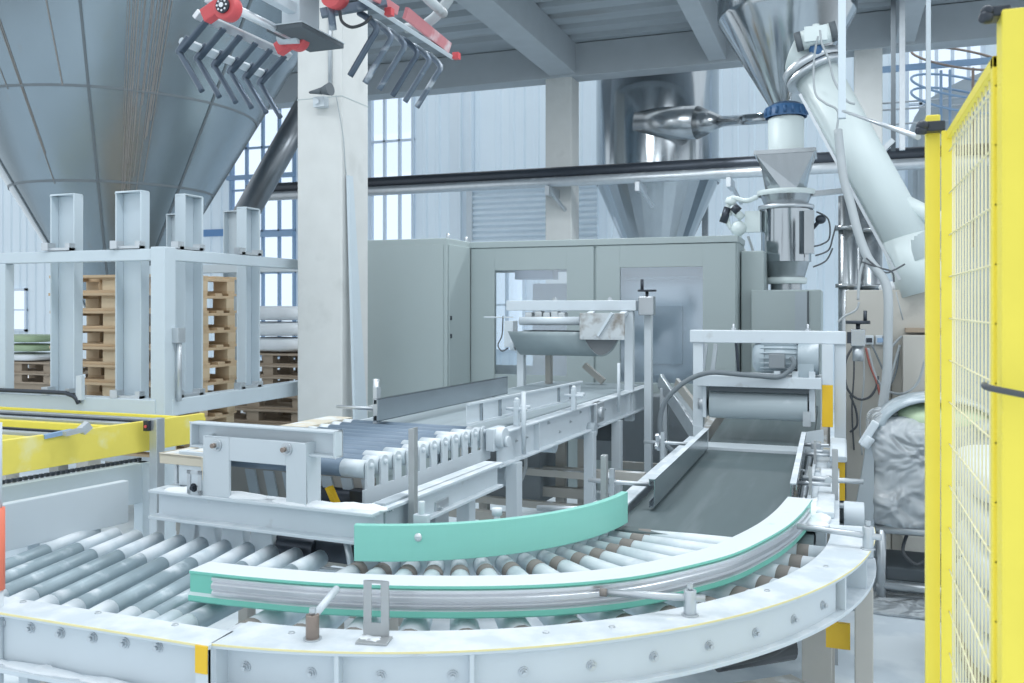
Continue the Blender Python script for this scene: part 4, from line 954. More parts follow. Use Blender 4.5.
MB().box((-.846, 4.15, .936), (-.812, 6.0, .9375)).build('dusty_top', 'white_paint', g)
MB().bar((-.82, 6.0, .868), (-.93, 6.12, .868), .006, .135).build('guide_bend', 'white_paint_clean', g)
g = guide(-.212, 4.28, -.228, 6.02, .80, .135, 1).build('right_guide', 'steel_guide', t)
MB().bar((-.199, 4.27, .937), (-.215, 6.03, .937), .028, .004).build('dusty_top', 'white_paint', g)
MB().bar((-.224, 6.02, .868), (-.10, 6.22, .868), .006, .135).build('guide_bend', 'white_paint_clean', g)
# rods with star knobs on the left
for y in (4.28, 5.62):
    kx = -1.05; MB().cyl((-.84, y, .885), (-1.17, y, .885), .011, seg=10).build('clamp_rod', 'galvanized', t)
    s_ = MB().box((kx-.012, y-.012, .60), (kx+.012, y+.012, .95)).build('clamp_upright', 'galvanized', t)
    k_ = MB()
    for a in range(4): k_.bar((kx-.03, y, .885), (kx-.03, y+.058*math.cos(a*PI/2+.5), .885+.058*math.sin(a*PI/2+.5)), .022, .022)
    k_.build('star_knob', 'galvanized', t)
for y in (4.6, 5.5):
    MB().cyl((-.19, y, .88), (-.04, y, .88), .010, seg=10).build('clamp_rod', 'galvanized', t)
# cluttered drive side on the right: bars, uprights, rollers, yellow plates
MB().cyl((-.165, 4.3, .80), (-.175, 6.0, .80), .016, seg=10).build('side_rod', 'galvanized', t)
MB().box((-.145, 4.3, .80), (-.13, 5.9, .835)).build('side_rail', 'white_paint', t)
for y in (4.55, 5.45): MB().box((-.14, y-.008, .80), (-.125, y+.008, .97)).build('clamp_upright', 'zinc', t)
MB().box((-.10, 4.2, .804), (-.02, 5.3, .835)).build('dusty_cover', 'white_paint', t, .008)
q = PD(836, 430, 5.0)
p = PZ(836, 560, .45)
px_ = PD(835, 500, 4.35)
MB().box((px_.x-.014, px_.y-.015, 0), (px_.x+.014, px_.y+.015, 1.05)).build('upright', 'zinc', t, .002)
for py, xo in ((480, .16), (505, -.02)):
    q = PD(835, py, 4.35); MB().cyl((q.x-.15, q.y-.0, q.z), (q.x+.13, q.y, q.z), .013, seg=10).build('clamp_rod', 'galvanized', t)
    MB().cyl((q.x-.03, q.y-.03, q.z), (q.x-.03, q.y+.03, q.z), .018, seg=10).build('cross_clamp', 'galvanized', t)
q = PD(854, 513, 4.2); MB().cyl((q.x-.045, q.y, q.z-.005), (q.x+.045, q.y, q.z-.005), .058, seg=22).build('end_roller', 'white_paint_clean', t, .004)
MB().box((q.x-.04, q.y-.02, .5), (q.x+.02, q.y+.03, q.z-.05)).build('roller_bracket', 'white_paint', t)
a = PD(832, 462, 5.2); b = PD(845, 500, 5.2)
MB().box((a.x, a.y, b.z), (b.x, a.y+.05, a.z)).build('yellow_plate', 'yellow_sticker', t, .002)
MB().box((a.x-.03, a.y+.0, b.z-.05), (a.x-.002, a.y+.05, a.z)).build('plate_edge', 'galvanized', t)
a = PD(830, 443, 5.3); b = PD(847, 461, 5.15)
MB().prism([(a.y, a.z), (a.y+.25, a.z), (a.y+.25, b.z), (b.y-.07, b.z), (b.y-.10, (a.z+b.z)/2), (a.y-.05, a.z-.01)], 0, a.x, b.x).build('chain_guard', 'white_paint_clean', t, .012)
for px, py, d in ((816, 445, 5.6), (820, 505, 4.6), (818, 520, 4.35), (828, 452, 5.4), (815, 472, 5.1)):
    q = PD(px, py, d); m = MB(); m.box(q + V((-.03, -.04, -.02)), q + V((.03, .04, .02))).cyl(q + V((-.08, 0, 0)), q + V((.08, 0, 0)), .012); m.build('bearing_block', 'galvanized', t, .004)
for i, (x, y) in enumerate(((-.975, 4.2), (-.975, 5.9), (-.05, 4.3), (-.05, 5.9))): MB().box((x-.03, y-.03, 0), (x+.03, y+.03, .66)).build('leg', 'white_paint_clean' if i < 2 else 'leg_paint', t, .003)
for y in (4.2, 5.9): MB().box((-.95, y-.02, .30), (-.07, y+.02, .35)).build('cross_brace', 'leg_paint', t)
for k in range(5):
    q = V((-.10 + .02*random.random(), 4.02 + .12*k, .812)); blob(MB(), q, .06, .06, .018, .8, .02, 18, seed=k+3).build('dust_heap', 'dust_powder', t, kind='stuff')

# second belt behind, rising below the flattening roller
t = thing('upper_belt_conveyor', 'second dark belt rising behind the right belt conveyor under the flattening roller', 'belt conveyor', (-.53, 7.2, 0))
MB().prism([(6.35, .775), (6.36, .80), (8.0, .90), (8.0, .85)], 0, -.86, -.17).build('belt', 'belt', t)
for x in (-.95, -.13): MB().prism([(6.33, .70), (6.33, .83), (8.0, .95), (8.0, .80)], 0, x, x+.05).build('side_frame', 'leg_paint', t, .002)
for x in (-.92, -.10): MB().box((x-.03, 7.6, 0), (x+.03, 7.66, .8)).build('leg', 'leg_paint', t)

# ================================================================ BAG FLATTENER (right gantry)
yG = 6.42
t = thing('bag_flattener', 'white gantry with grey motor and pressing roller over the right belt', 'bag flattener', (-.5, yG, 0))
zt = PY(768, 330.5, yG).z; xa, xb = PY(691, 337, yG).x, PY(846, 337, yG).x
MB().box((xa, yG-.06, zt-.088), (xb, yG+.06, zt)).build('top_beam', 'white_paint', t, .006)
MB().box((xa+.02, yG-.04, .80), (xa+.09, yG+.04, zt-.088)).build('post', 'white_paint_clean', t, .004)
p0, p1 = PY(834.5, 337, yG), PY(846, 337, yG)
MB().box((p0.x, yG-.04, .80), (p1.x, yG+.04, zt-.088)).build('post', 'white_paint_clean', t, .004)
p0, p1 = PY(822, 337, yG-.10), PY(833, 337, yG-.10); zj = PY(827, 385, yG-.1).z; ze = PY(827, 427, yG-.1).z
MB().box((p0.x, yG-.11, zj), (p1.x, yG-.06, zt-.088)).build('front_bracket', 'white_paint_clean', t, .003)
MB().box((p0.x, yG-.11, ze), (p1.x, yG-.06, zj)).build('yellow_plate', 'yellow_sticker', t, .003)
for px in (706, 716): 
    a, b = PY(px, 344, yG+.25), PY(px-4, 376, yG+.25); MB().bar(a, b, .03, .03).build('tension_strut', 'galvanized', t)
for px in (733.5, 808):
    q = PY(px, 330, yG); m = MB(); bolt(m, (q.x, yG, zt), (0, 0, 1), .018, .015); m.cyl((q.x, yG, zt), (q.x, yG, zt+.045), .008); m.build('bolt', 'galvanized', t)
# motor plate + roller
zp = PY(760, 375, yG).z; xm0, xm1 = PY(700, 380, yG).x, PY(822, 380, yG).x
pl = MB().box((xm0, yG-.16, zp-.075), (xm1, yG+.22, zp)).build('motor_plate', 'white_paint', t, .004)
q0 = PY(770, 360, yG); 
m = MB(); mx_a, mx_b = PY(758, 358, yG-.02).x, PY(800, 358, yG-.02).x; mz = PY(780, 357.5, yG).z
m.cyl((mx_a, yG, mz), (mx_b, yG, mz), .098, seg=26)
for i in range(18):
    a = i*PI/9; m.bar((mx_a+.02, yG+.10*math.cos(a), mz+.10*math.sin(a)), (mx_b-.02, yG+.10*math.cos(a), mz+.10*math.sin(a)), .008, .02, up=(0, math.cos(a), math.sin(a)))
mo = m.build('motor', 'motor_paint', t)
MB().lathe([(.0, .055), (.07, .045), (.10, .02), (.104, 0), (.104, -.05)], (0, 0, 0), 26).v and None
fc = MB(Matrix.Translation(V((mx_a, yG, mz))) @ Matrix.Rotation(-PI/2, 4, 'Y')); fc.lathe([(.0, .04), (.07, .035), (.098, .015), (.103, -.01), (.103, -.045)], (0, 0, 0), 26); fc.build('fan_cover', 'motor_paint', mo)
MB().box((PY(769, 358, yG-.13).x, yG-.15, mz-.065), (PY(785, 358, yG-.13).x, yG-.08, mz+.03)).build('terminal_box', 'under_grey', mo, .004)
gx0, gx1 = PY(798, 358, yG-.02).x, PY(819, 358, yG-.02).x
MB().cyl((gx0, yG, mz+.0), (gx1, yG, mz+.0), .115, seg=26).box((gx0, yG-.11, zp), (gx1-.03, yG+.11, mz)).build('gearbox', 'motor_paint', t, .004)
for px in (777, 795, 812): q = PY(px, 374, yG-.15); MB().box((q.x-.02, yG-.15, zp), (q.x+.02, yG-.11, zp+.04)).build('foot_clip', 'white_paint', t)
MB().tube([PY(*p) for p in ((791, 357, yG-.16), (794, 364, yG-.17), (788, 372, yG-.17), (778, 377, yG-.18), (760, 376, yG-.2), (735, 374, yG-.22), (712, 372.5, yG-.25), (694, 377, yG-.25), (677, 388, yG-.25), (664, 404, yG-.25), (660, 424, yG-.25), (663, 440, yG-.25), (674, 452, yG-.25), (684, 456, yG-.2))], .017, 10).build('corrugated_cable', 'hose_dark', t)
zr_ = PY(757, 405, yG).z; xr0, xr1 = PY(711, 405, yG).x, PY(808, 405, yG).x
MB().cyl((xr0, yG-.02, zr_), (xr1, yG-.02, zr_), .098, seg=32).build('press_roller', 'roller_rubber', t, .004)
for x0_, x1_ in ((xr0-.045, xr0-.02), (xr1+.01, xr1+.05)): 
    b_ = MB().box((x0_, yG-.10, zr_-.09), (x1_, yG+.08, zp-.07)).build('bearing_plate', 'white_paint', t, .003)
    MB().cyl((x0_-.04, yG-.02, zr_), (x1_, yG-.02, zr_), .045, seg=14).build('bearing', 'dark_metal' if x0_ > -.5 else 'galvanized', b_)
MB().box((xr0, yG-.12, zr_+.10), (xr1, yG-.10, zr_+.135)).build('scraper_bar', 'dark_recess', t)
q = PY(806, 420, yG-.1); MB().box((q.x-.02, yG-.12, zr_-.12), (q.x+.03, yG-.02, zr_-.02)).build('lower_bracket', 'galvanized', t)
# height adjusting jack with hand wheel
q = PY(858, 335, yG); MB().box((q.x-.045, yG-.05, zt-.10), (q.x+.045, yG+.05, zt+.015)).build('jack_block', 'stainless_dusty', t, .006)
MB().box((PY(847, 335, yG).x, yG-.04, zt-.08), (q.x-.04, yG+.04, zt-.005)).build('jack_mount', 'dark_metal', t)
wq = MB(); wq.cyl((q.x, yG, zt+.050), (q.x, yG, zt+.072), .078, seg=26).cyl((q.x, yG, zt), (q.x, yG, zt+.055), .014).cyl((q.x+.045, yG, zt+.06), (q.x+.045, yG, zt+.14), .012); wq.build('hand_wheel', 'dark_metal', t)
MB().cyl((q.x, yG, zt-.20), (q.x, yG, zt-.10), .035, seg=14).build('screw_tube', 'galvanized', t)
MB().bar((xa+.28, yG+.3, zt-.06), (xa+.30, yG+.3, zp), .02, .02).build('chain_drop', 'dark_metal', t)

# ================================================================ CENTRE CONVEYOR (rotated 3.3 degrees)
RZ = math.radians(-3.3); O = V((-1.70, 2.97, 0))
TC = Matrix.Translation(O) @ Matrix.Rotation(RZ, 4, 'Z'); TCI = TC.inverted()
def LU(px, py, u):   # photo pixel on the plane u = const of the conveyor frame
    o = TCI @ V((0, 0, HC)); e = TCI @ _w(px, py, 1.0); d = e - o; k_ = (u - o.x)/d.x; return o + d*k_
def LW(px, py, w):
    o = TCI @ V((0, 0, HC)); e = TCI @ _w(px, py, 1.0); d = e - o; k_ = (w - o.y)/d.y; return o + d*k_
def CB(): return MB(TC)
t = thing('centre_conveyor', 'central white roller and belt conveyor with toothed side plate ending in a portal frame', 'conveyor', (O.x, O.y, 0), RZ)
# front cross member (channel section) and right side member
zb, ztp = .84, .965
fm = CB(); fm.box((-1.075, 0, ztp-.014), (.045, .11, ztp)).box((-1.075, 0, zb), (.045, .11, zb+.014)).box((-1.06, .045, zb), (.03, .057, ztp)); fm.build('front_beam', 'white_paint', t, .003)
fm = CB(); fm.box((-.06, .11, ztp-.014), (.045, 1.22, ztp)).box((-.06, .11, zb), (.045, 1.22, zb+.014)).box((-.0, .06, zb), (.012, 1.22, ztp)); fm.build('side_beam', 'white_paint', t, .003)
fm = CB(); fm.box((-1.075, .11, zb), (-1.02, 1.22, ztp)); fm.build('side_beam', 'white_paint', t, .003)
for u, w in ((-.90, .05), (-.62, .06), (-.33, .05), (-.05, .08), (-.18, .05)):
    blob(MB(TC), (u, w, ztp), .12, .045, .012, .8, .014, 14, seed=u).build('dust_heap', 'dust_powder', t, kind='stuff')
# portal plate with rectangular opening
wz = .012
def Z(px, py): return LW(px, py, wz)
u0, u1, h0, h1 = Z(203, 470).x, Z(306, 470).x, Z(229, 470).x, Z(286, 470).x
zT, zH = 1.212, Z(255, 463).z
pt = CB(); pt.box((u0, wz, ztp), (h0, wz+.014, zT-.012)).box((h1, wz, ztp), (u1, wz+.014, zT)).box((h0, wz, zH), (h1, wz+.014, zT)).prism([(u0, zT-.012), (h0, zT-.012), (h0, zT), (u0+.012, zT)], 1, wz, wz+.014)
pt.box((u1-.012, wz-.0, ztp), (u1, wz+.10, zT)); pt.box((u0, wz, ztp), (u0+.012, wz+.10, zT)); pt.build('portal_plate', 'white_paint_clean', t, .003)
for px, py in ((217, 445), (287, 449)):
    q = Z(px, py); m = CB(); m.cyl((q.x, wz, q.z), (q.x, wz-.006, q.z), .026, seg=18).cyl((q.x, wz, q.z), (q.x, wz-.018, q.z), .018, seg=6, smooth=False); bo = m.build('nut', 'galvanized', t); CB().cyl((q.x, wz-.018, q.z), (q.x, wz-.032, q.z), .010, seg=12).build('stud', 'brass', bo)
# channel on top of portal
c0, c1 = LW(193, 440, .05).x, LW(338, 440, .05).x
cz0, cz1 = 1.156, 1.262
m = CB(); m.box((c0, .075, cz0), (c1, .085, cz1)).box((c0, .03, cz1-.010), (c1, .085, cz1)).box((c0, .03, cz0), (c1, .085, cz0+.010)).box((c1-.010, .03, cz0), (c1, .085, cz1)).box((c0, .03, cz0), (c0+.010, .085, cz1)); m.build('stop_channel', 'white_paint_clean', t, .003)
# left end plate, beige bracket and slotted bracket
m = CB(); m.box((-1.03, .13, ztp), (-.80, .145, 1.115)); m.build('end_plate', 'white_paint', t, .003)
m = CB(); m.box((-1.13, .12, 1.085), (-.84, .30, 1.10)).box((-.89, .115, 1.0), (-.84, .13, 1.10)).box((-1.13, .12, 1.055), (-.89, .13, 1.10)); m.build('beige_bracket', 'beige_plate', t, .003)
b0, b1 = LW(187, 470, -.0), LW(201, 496, -.0)
m = CB(); m.box((b0.x, .0, ztp), (b0.x+.018, .006, b0.z-.0)).box((b1.x-.018, .0, ztp), (b1.x, .006, b0.z)).box((b0.x, .0, b0.z-.015), (b1.x, .006, b0.z)).box((b0.x, 0, ztp), (b1.x, .006, ztp+.02)); sb_ = m.build('slotted_bracket', 'galvanized', t)
m = CB(); bolt(m, ((b0.x+b1.x)/2, 0, ztp+.03), (0, -1, 0), .014); m.build('bolt', 'dark_metal', sb_)
# rollers
zc_ = 1.065
for i in range(11):
    w = .311 + .111*i
    r = CB().cyl((-1.02, w, zc_), (-.175, w, zc_), .038, seg=18).build('roller', 'roller_blue', t)
    CB().cyl((-.29 + .04*math.sin(i*2.1), w, zc_), (-.172, w, zc_), .0385, seg=18).build('dusty_end', 'roller_steel', r)
    CB().cyl((-1.05, w, zc_), (-.98, w, zc_), .0385, seg=18).build('dusty_end', 'roller_steel', r)
# toothed side plate
poly = [(.262, .925), (1.50, .925), (1.50, .988)]
pw_ = .111; tw = .029
for i in range(11, 0, -1):
    w = .20 + pw_*i
    poly += [(w+tw, .988), (w+tw, 1.085)] + [(w + tw*math.cos(k*PI/6), 1.085 + tw*.9*math.sin(k*PI/6)) for k in range(1, 6)] + [(w-tw, 1.085), (w-tw, .988)]
poly += [(.262, .988)]
m = CB(); m.prism(poly, 0, -.168, -.158); tp = m.build('toothed_plate', 'white_paint_clean', t)
for i in range(1, 12): 
    m = CB(); m.sphere((-.155, .20+pw_*i, 1.082), .013, 10, 6).build('axle_end', 'white_paint', tp)
m = CB(); m.box((-1.075, .15, .925), (-1.06, 1.5, 1.10)); m.build('side_plate', 'white_paint_clean', t)
m = CB(); m.box((-1.20, .75, 1.09), (-1.04, 1.5, 1.105)); m.build('beige_strip', 'beige_plate', t, .002)
# right side beam of the belt part
m = CB(); m.box((-.125, 1.50, .895), (-.115, 4.65, 1.07)).box((-.165, 1.50, 1.058), (-.08, 4.65, 1.07)).box((-.165, 1.45, .885), (-.075, 4.65, .897)); m.build('side_beam', 'white_paint', t, .003)
for w in (2.02, 3.05, 3.95): m = CB(); m.box((-.125, w, .897), (-.082, w+.012, 1.058)); m.build('stiffener', 'white_paint_clean', t)
for w in (1.62, 1.75, 1.9, 2.25, 2.45, 2.65, 2.85, 3.2, 3.4, 3.7):
    m = CB(); bolt(m, (-.115, w, 1.03 - .04*((w*100) % 3)), (1, 0, 0), .008, .006); m.build('bolt', 'galvanized', t)
m = CB(); m.box((-1.09, 1.5, .895), (-1.05, 4.65, 1.07)); m.build('side_beam', 'white_paint', t, .003)
m = CB(); m.box((-1.05, 1.56, 1.045), (-.17, 4.62, 1.075)); m.build('belt', 'belt_light', t, .003)
# belt tension bracket at the beam's near end
m = CB(); m.cyl((-.11, 1.46, 1.05), (-.05, 1.46, 1.05), .055, seg=18).box((-.14, 1.40, .98), (-.09, 1.55, 1.10)).cyl((-.05, 1.46, 1.03), (-.03, 1.46, 1.03), .03); m.build('tension_bracket', 'white_paint', t, .006)
m = CB(); m.box((-.11, 3.05, .93), (-.06, 3.22, 1.07)); m.cyl((-.09, 3.13, 1.0), (-.04, 3.13, 1.0), .04, seg=14); m.build('bearing_block', 'galvanized', t, .006)
# steel guides of the lane
def cguide(ua, wa, ub, wb, z0, h, side):
    g = guide(ua, wa, ub, wb, z0, h, side); g.v = [TC @ p for p in g.v]; return g
g = cguide(-.752, 1.31, -.73, 3.03, 1.115, .125, -1).build('left_guide', 'steel_guide', t)
for w in (1.36, 2.9):
    m = CB(); m.cyl((-.78, w, 1.18), (-1.05, w, 1.18), .010).box((-.80, w-.02, 1.10), (-.775, w+.02, 1.30 if w < 2 else 1.2)); m.cyl((-.83, w, 1.18), (-.83, w+.03, 1.18), .02); m.build('guide_clamp', 'galvanized', t)
m = CB(); m.cyl((-.83, 1.42, 1.09), (-.83, 1.42, 1.34), .018, seg=12); m.build('upright_pin', 'galvanized', t)
def rguide(ua, wa, ub, wb): 
    g = MB(); p, q = V((ua, wa, 0)), V((ub, wb, 0)); d = (q-p).normalized(); r = V((d.y, -d.x, 0))
    for (o0, o1, za, zb_) in ((0, .005, 1.115, 1.235), (0, .022, 1.223, 1.235), (0, .022, 1.115, 1.127)):
        g.add([p+r*o0+V((0,0,za)), p+r*o1+V((0,0,za)), q+r*o1+V((0,0,za)), q+r*o0+V((0,0,za)), p+r*o0+V((0,0,zb_)), p+r*o1+V((0,0,zb_)), q+r*o1+V((0,0,zb_)), q+r*o0+V((0,0,zb_))], [(0,3,2,1),(4,5,6,7),(0,1,5,4),(1,2,6,5),(2,3,7,6),(3,0,4,7)])
    g.v = [TC @ p for p in g.v]; return g
g = rguide(-.235, 1.36, -.15, 2.95).build('right_guide', 'white_paint', t)
for w in (1.5, 1.72, 2.55, 2.75):
    u = -.235 + (w-1.36)*.0535; m = CB(); m.box((u+.004, w, 1.127), (u+.02, w+.012, 1.223)); m.build('guide_rib', 'steel_guide', g)
for w in (1.78, 2.62):
    u = -.21 + (w-1.36)*.0535; CB().cyl((u+.002, w+.12, 1.165), (u+.1, w+.12, 1.165), .010).build('clamp_rod', 'white_paint', t); m = CB(); m.cyl((u, w, 1.165), (u+.13, w, 1.165), .010).box((u+.05, w-.016, 1.07), (u+.08, w+.016, 1.21)).sphere((u+.065, w, 1.215), .016); m.build('guide_clamp', 'white_paint', t, .002)
m = CB(); q = LU(527, 400, -.04); m.cyl((-.06, q.y, .92), (-.06, q.y, 1.27), .013); m.build('thin_upright', 'white_paint', t)
m = CB(); q = LU(620, 400, -.06); m.cyl((-.07, q.y, .95), (-.07, q.y, 1.32), .012); m.build('thin_upright', 'white_paint', t)
# galvanised flat post beside the toothed plate
q = LU(413.5, 428, .055); m = CB(); m.box((.048, q.y-.03, .80), (.058, q.y+.03, q.z)); m.box((.058, q.y-.03, .80), (.075, q.y-.025, q.z)); m.build('flat_post', 'zinc', t, .001)
# gear box plates under the toothed plate, behind the inner green guide
for px0, px1, py0, z_ in ((381, 406, 503, 'wing_grey'), (432, 445, 502, 'galvanized')):
    a, b = LU(px0, py0, -.0), LU(px1, py0, -.0); m = CB(); m.box((-.03, a.y, .70), (.02, b.y, a.z)); m.build('side_box', z_, t, .003)
    for zz in (a.z-.03, a.z-.12): m = CB(); bolt(m, (.02, a.y+.03, zz), (1, 0, 0), .010); m.build('bolt', 'galvanized', t)
# legs and under-frame
def leg(px, u, w_=.07, z1=.885, m='white_paint_clean'):
    q = LU(px, 470, u); b = CB(); b.box((u-.035, q.y-w_/2, 0), (u+.035, q.y+w_/2, z1)); b.build('leg', m, t, .004); return q.y
w1 = leg(514, -.09, .075); w2 = leg(590, -.09, .07); w0 = leg(466, -.04, .07, .84); w3 = leg(617, -.09, .07)
for w in (w1, w2, .6): 
    b = CB(); b.box((-1.08, w-.03, 0), (-1.02, w+.03, .885)); b.build('leg', 'leg_paint', t, .004)
    for z in (.32, .55): b = CB(); b.box((-1.05, w-.025, z), (-.1, w+.025, z+.05)); b.build('cross_brace', 'leg_paint', t, .003)
for u in (-1.05,):
    for z in (.30, .58): b = CB(); b.box((u-.02, .6, z), (u+.02, w3, z+.05)); b.build('long_brace', 'leg_paint', t, .003)
b = CB(); b.box((-.95, w2+.1, .32), (-.5, w2+.7, .70)); b.build('drive_unit', 'under_grey', t, .006)
b = CB(); b.cyl((-.7, w1+.3, .75), (-.25, w1+.3, .75), .07, seg=16).box((-.75, w1+.25, .70), (-.70, w1+.35, .86)); b.build('drive_motor', 'wing_grey', t, .006)
b = CB(); b.cyl((-.55, .42, .90), (-.22, .42, .90), .055, seg=18).box((-.30, .36, .82), (-.21, .48, .96)); b.build('drive_motor', 'dark_metal', t, .004)
b = CB(); b.bar((-.36, .30, .98), (-.30, .30, .87), .035, .02); b.build('yellow_belt_guard', 'yellow_sticker', t)
# striped curtain sheet seen through the portal
for i in range(7):
    u = -.86 + .105*i; b = CB(); b.prism([(u, .86), (u+.055, .86), (u+.02, 1.0), (u-.035, 1.0)], 1, .40, .41); b.build('light_stripe', 'cage_paint', t)
b = CB(); b.box((-1.0, .412, .85), (-.2, .42, 1.01)); b.build('rear_sheet', 'leg_paint', t)
# beige floor frame seen between the legs
for z, pa_, pb_ in ((.55, 523, 645), (.405, 462, 590)): MB().box((PY(pa_, 470, 6.15).x, 6.13, z-.035), (PY(pb_, 470, 6.15).x, 6.19, z+.035)).build('floor_frame', 'leg_paint', t, .003)
for px in (483, 560, 582): x = PY(px, 470, 6.2).x; MB().box((x-.035, 6.2, 0), (x+.035, 6.26, .9)).build('floor_post', 'leg_paint', t, .003)
m = MB(); m.tube([PY(*p) for p in ((520, 442, 5.6), (526, 462, 5.6), (522, 478, 5.6), (516, 484, 5.6))], .014, 8).build('air_hose', 'zinc', t)
m = MB(); q = PY(560, 428, 6.0); m.cyl(q + V((-.15, 0, 0)), q + V((.2, 0, 0)), .07, seg=14).cyl(q + V((.2, 0, 0)), q + V((.26, 0, 0)), .05, seg=14).build('lower_motor', 'wing_grey', t)
m = MB(); q = PY(603, 425, 6.6); m.box(q + V((-.08, 0, -.12)), q + V((.08, .15, .05))).build('junction_box', 'dark_recess', t, .004)
b = CB(); b.cyl((-.95, 2.6, .84), (-.2, 2.6, .84), .055, seg=16); b.build('return_roller', 'roller_steel', t)
# dust and stub below the front beam
for u, hgt in ((-.93, .13), (-.70, .11), (-.55, .10), (-.85, .10)):
    b = CB(); b.prism([(u-.07, .70), (u+.07, .70), (u+.05, zb), (u-.05, zb)], 1, .09, .14); b.build('dusty_bracket', 'white_paint', t, .006)
b = CB(); b.box((-.50, .12, .72), (-.12, .2, .80)).cyl((-.48, .14, .76), (-.3, .14, .76), .05); b.build('drive_box', 'dark_metal', t, .004)
b = CB(); b.cyl((-.14, .10, .84), (-.10, .12, .60), .014); b.build('stay_rod', 'galvanized', t)
for u in (-1.0, -.02): b = CB(); b.box((u-.035, .12, 0), (u+.035, .19, .84)); b.build('leg', 'leg_paint', t, .004)

# ================================================================ BAG TIPPER GANTRY WITH TROUGH (behind centre conveyor)
yT = 7.1
t = thing('trough_gantry', 'white gantry carrying a curved grey trough above the end of the central conveyor', 'gantry', (-1.9, yT, 0))
zt = PY(560, 300.5, yT).z
xa, xb = PY(508, 305, yT).x, PY(637, 305, yT).x
MB().box((xa, yT-.05, zt-.085), (xb, yT+.05, zt)).build('top_beam', 'white_paint', t, .006)
def vpost(px, w, z0, z1, y=yT, m='white_paint_clean', nm='post'):
    q = PY(px, 350, y); return MB().box((q.x-w/2, y-.035, z0), (q.x+w/2, y+.035, z1)).build(nm, m, t, .004)
vpost(629.5, .07, .82, zt-.085); vpost(648.5, .06, 0, zt+.02, yT+.1); vpost(521.5, .06, .85, zt-.3, yT+.05); vpost(549, .05, .9, zt-.4, yT+.3, 'leg_paint')
q = PY(647, 300, yT+.0); MB().box((q.x-.06, yT-.05, zt-.12), (q.x+.06, yT+.05, zt+.03)).build('jack_block', 'stainless_dusty', t, .006)
m = MB(); m.cyl((q.x, yT, zt+.07), (q.x, yT, zt+.085), .075, seg=24).cyl((q.x, yT, zt), (q.x, yT, zt+.07), .013).cyl((q.x-.04, yT, zt+.08), (q.x-.04, yT, zt+.17), .013); m.build('hand_wheel', 'dark_metal', t)
# trough : curved sheet, axis along x
x0, x1 = PY(516, 340, yT).x, PY(617, 340, yT).x
zr = PY(560, 331, yT).z; R_ = .205
pro = [(R_*math.cos(PI + PI*i/18), R_*1.0*math.sin(PI + PI*i/18)) for i in range(19)]
m = MB(); n = len(pro); vs = []
for (r0_, ) in ((1.0,), (.965,)):
    vs += [(x0 + .10*abs(b)/R_*(1-i/18), yT + a*r0_, zr + b*r0_) for i, (a, b) in enumerate(pro)]
    vs += [(x1 - .24*(1-i/18), yT + a*r0_, zr + b*r0_) for i, (a, b) in enumerate(pro)]
fs = []
for i in range(n-1): fs += [(i, i+1, n+i+1, n+i), (2*n+i, 3*n+i, 3*n+i+1, 2*n+i+1), (i, 2*n+i, 2*n+i+1, i+1), (n+i, n+i+1, 3*n+i+1, 3*n+i)]
fs += [(0, n, 3*n, 2*n), (n-1, 3*n-1, 4*n-1, 2*n-1)]
m.add(vs, fs, True); m.build('trough', 'trough_grey', t)
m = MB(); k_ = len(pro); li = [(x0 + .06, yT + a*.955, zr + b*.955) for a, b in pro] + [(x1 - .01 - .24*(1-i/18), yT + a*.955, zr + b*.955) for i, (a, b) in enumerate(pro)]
m.add(li, [(i, i+1, k_+i+1, k_+i) for i in range(k_-1)], True); m.build('inner_shade', 'dark_recess', t)  # dark sheet that paints the shade inside the trough
m = MB(); m.prism([(yT + a*.93, zr + b*.93) for a, b in pro], 0, x0+.10, x0+.11); m.build('trough_end', 'stainless_dusty', t)
pa, pb = PY(580, 313, yT-.21), PY(625, 340, yT-.21)
pl = MB().box((pa.x, yT-.225, pb.z), (pb.x, yT-.21, pa.z)).build('side_plate', 'dirty_white', t, .003)
for i in range(7): 
    m = MB(); bolt(m, (pa.x+.03+i*.05, yT-.225, pb.z+.02), (0, -1, 0), .007, .004); m.build('bolt', 'galvanized', pl)
MB().bar(PY(598, 336, yT-.24), PY(612, 313, yT-.24), .03, .02).build('arm', 'white_paint', t)
MB().bar((pa.x+.06, yT-.05, zt-.1), (pa.x+.06, yT-.21, pa.z-.03), .05, .03).bar((pb.x-.04, yT-.05, zt-.1), (pb.x-.04, yT-.21, pa.z-.03), .05, .03).build('plate_hanger', 'white_paint', t)
MB().cyl(PY(520, 321, yT-.1), PY(580, 321, yT-.1), .035, seg=14).build('cross_tube', 'white_paint', t)
m = MB()
for i, px in enumerate((530, 540, 548, 556, 563)): q = PY(px, 316, yT); m.box(q + V((-.03, -.05, -.05)), q + V((.03, .05, .03+.01*(i % 2))))
m.build('bearing_lumps', 'dirty_white', t, .01)
pq = PY(511, 335, yT); m = MB(); m.box((pq.x-.04, yT-.06, pq.z-.1), (pq.x+.04, yT+.06, pq.z+.12)).bar((pq.x-.25, yT, pq.z+.15), (pq.x+.02, yT, pq.z+.15), .01, .012).cyl((pq.x+.03, yT-.07, pq.z-.08), (pq.x+.07, yT-.07, pq.z-.08), .05); m.build('end_bracket', 'white_paint', t, .004)
MB().tube([PY(*p) for p in ((503, 316, yT), (502, 335, yT), (498, 345, yT), (502, 351, yT), (508, 348, yT))], .006, 6).build('cable', 'dark_cable', t)
for px in (555, 610): q = PY(px, 300, yT); m = MB(); bolt(m, (q.x, yT, zt), (0, 0, 1), .02, .02); m.build('bolt', 'galvanized', t)
m = MB(); q = PY(590, 372, yT+.35); m.bar(q + V((-.05, 0, .06)), q + V((.12, 0, -.08)), .06, .05); m.build('lever', 'leg_paint', t)

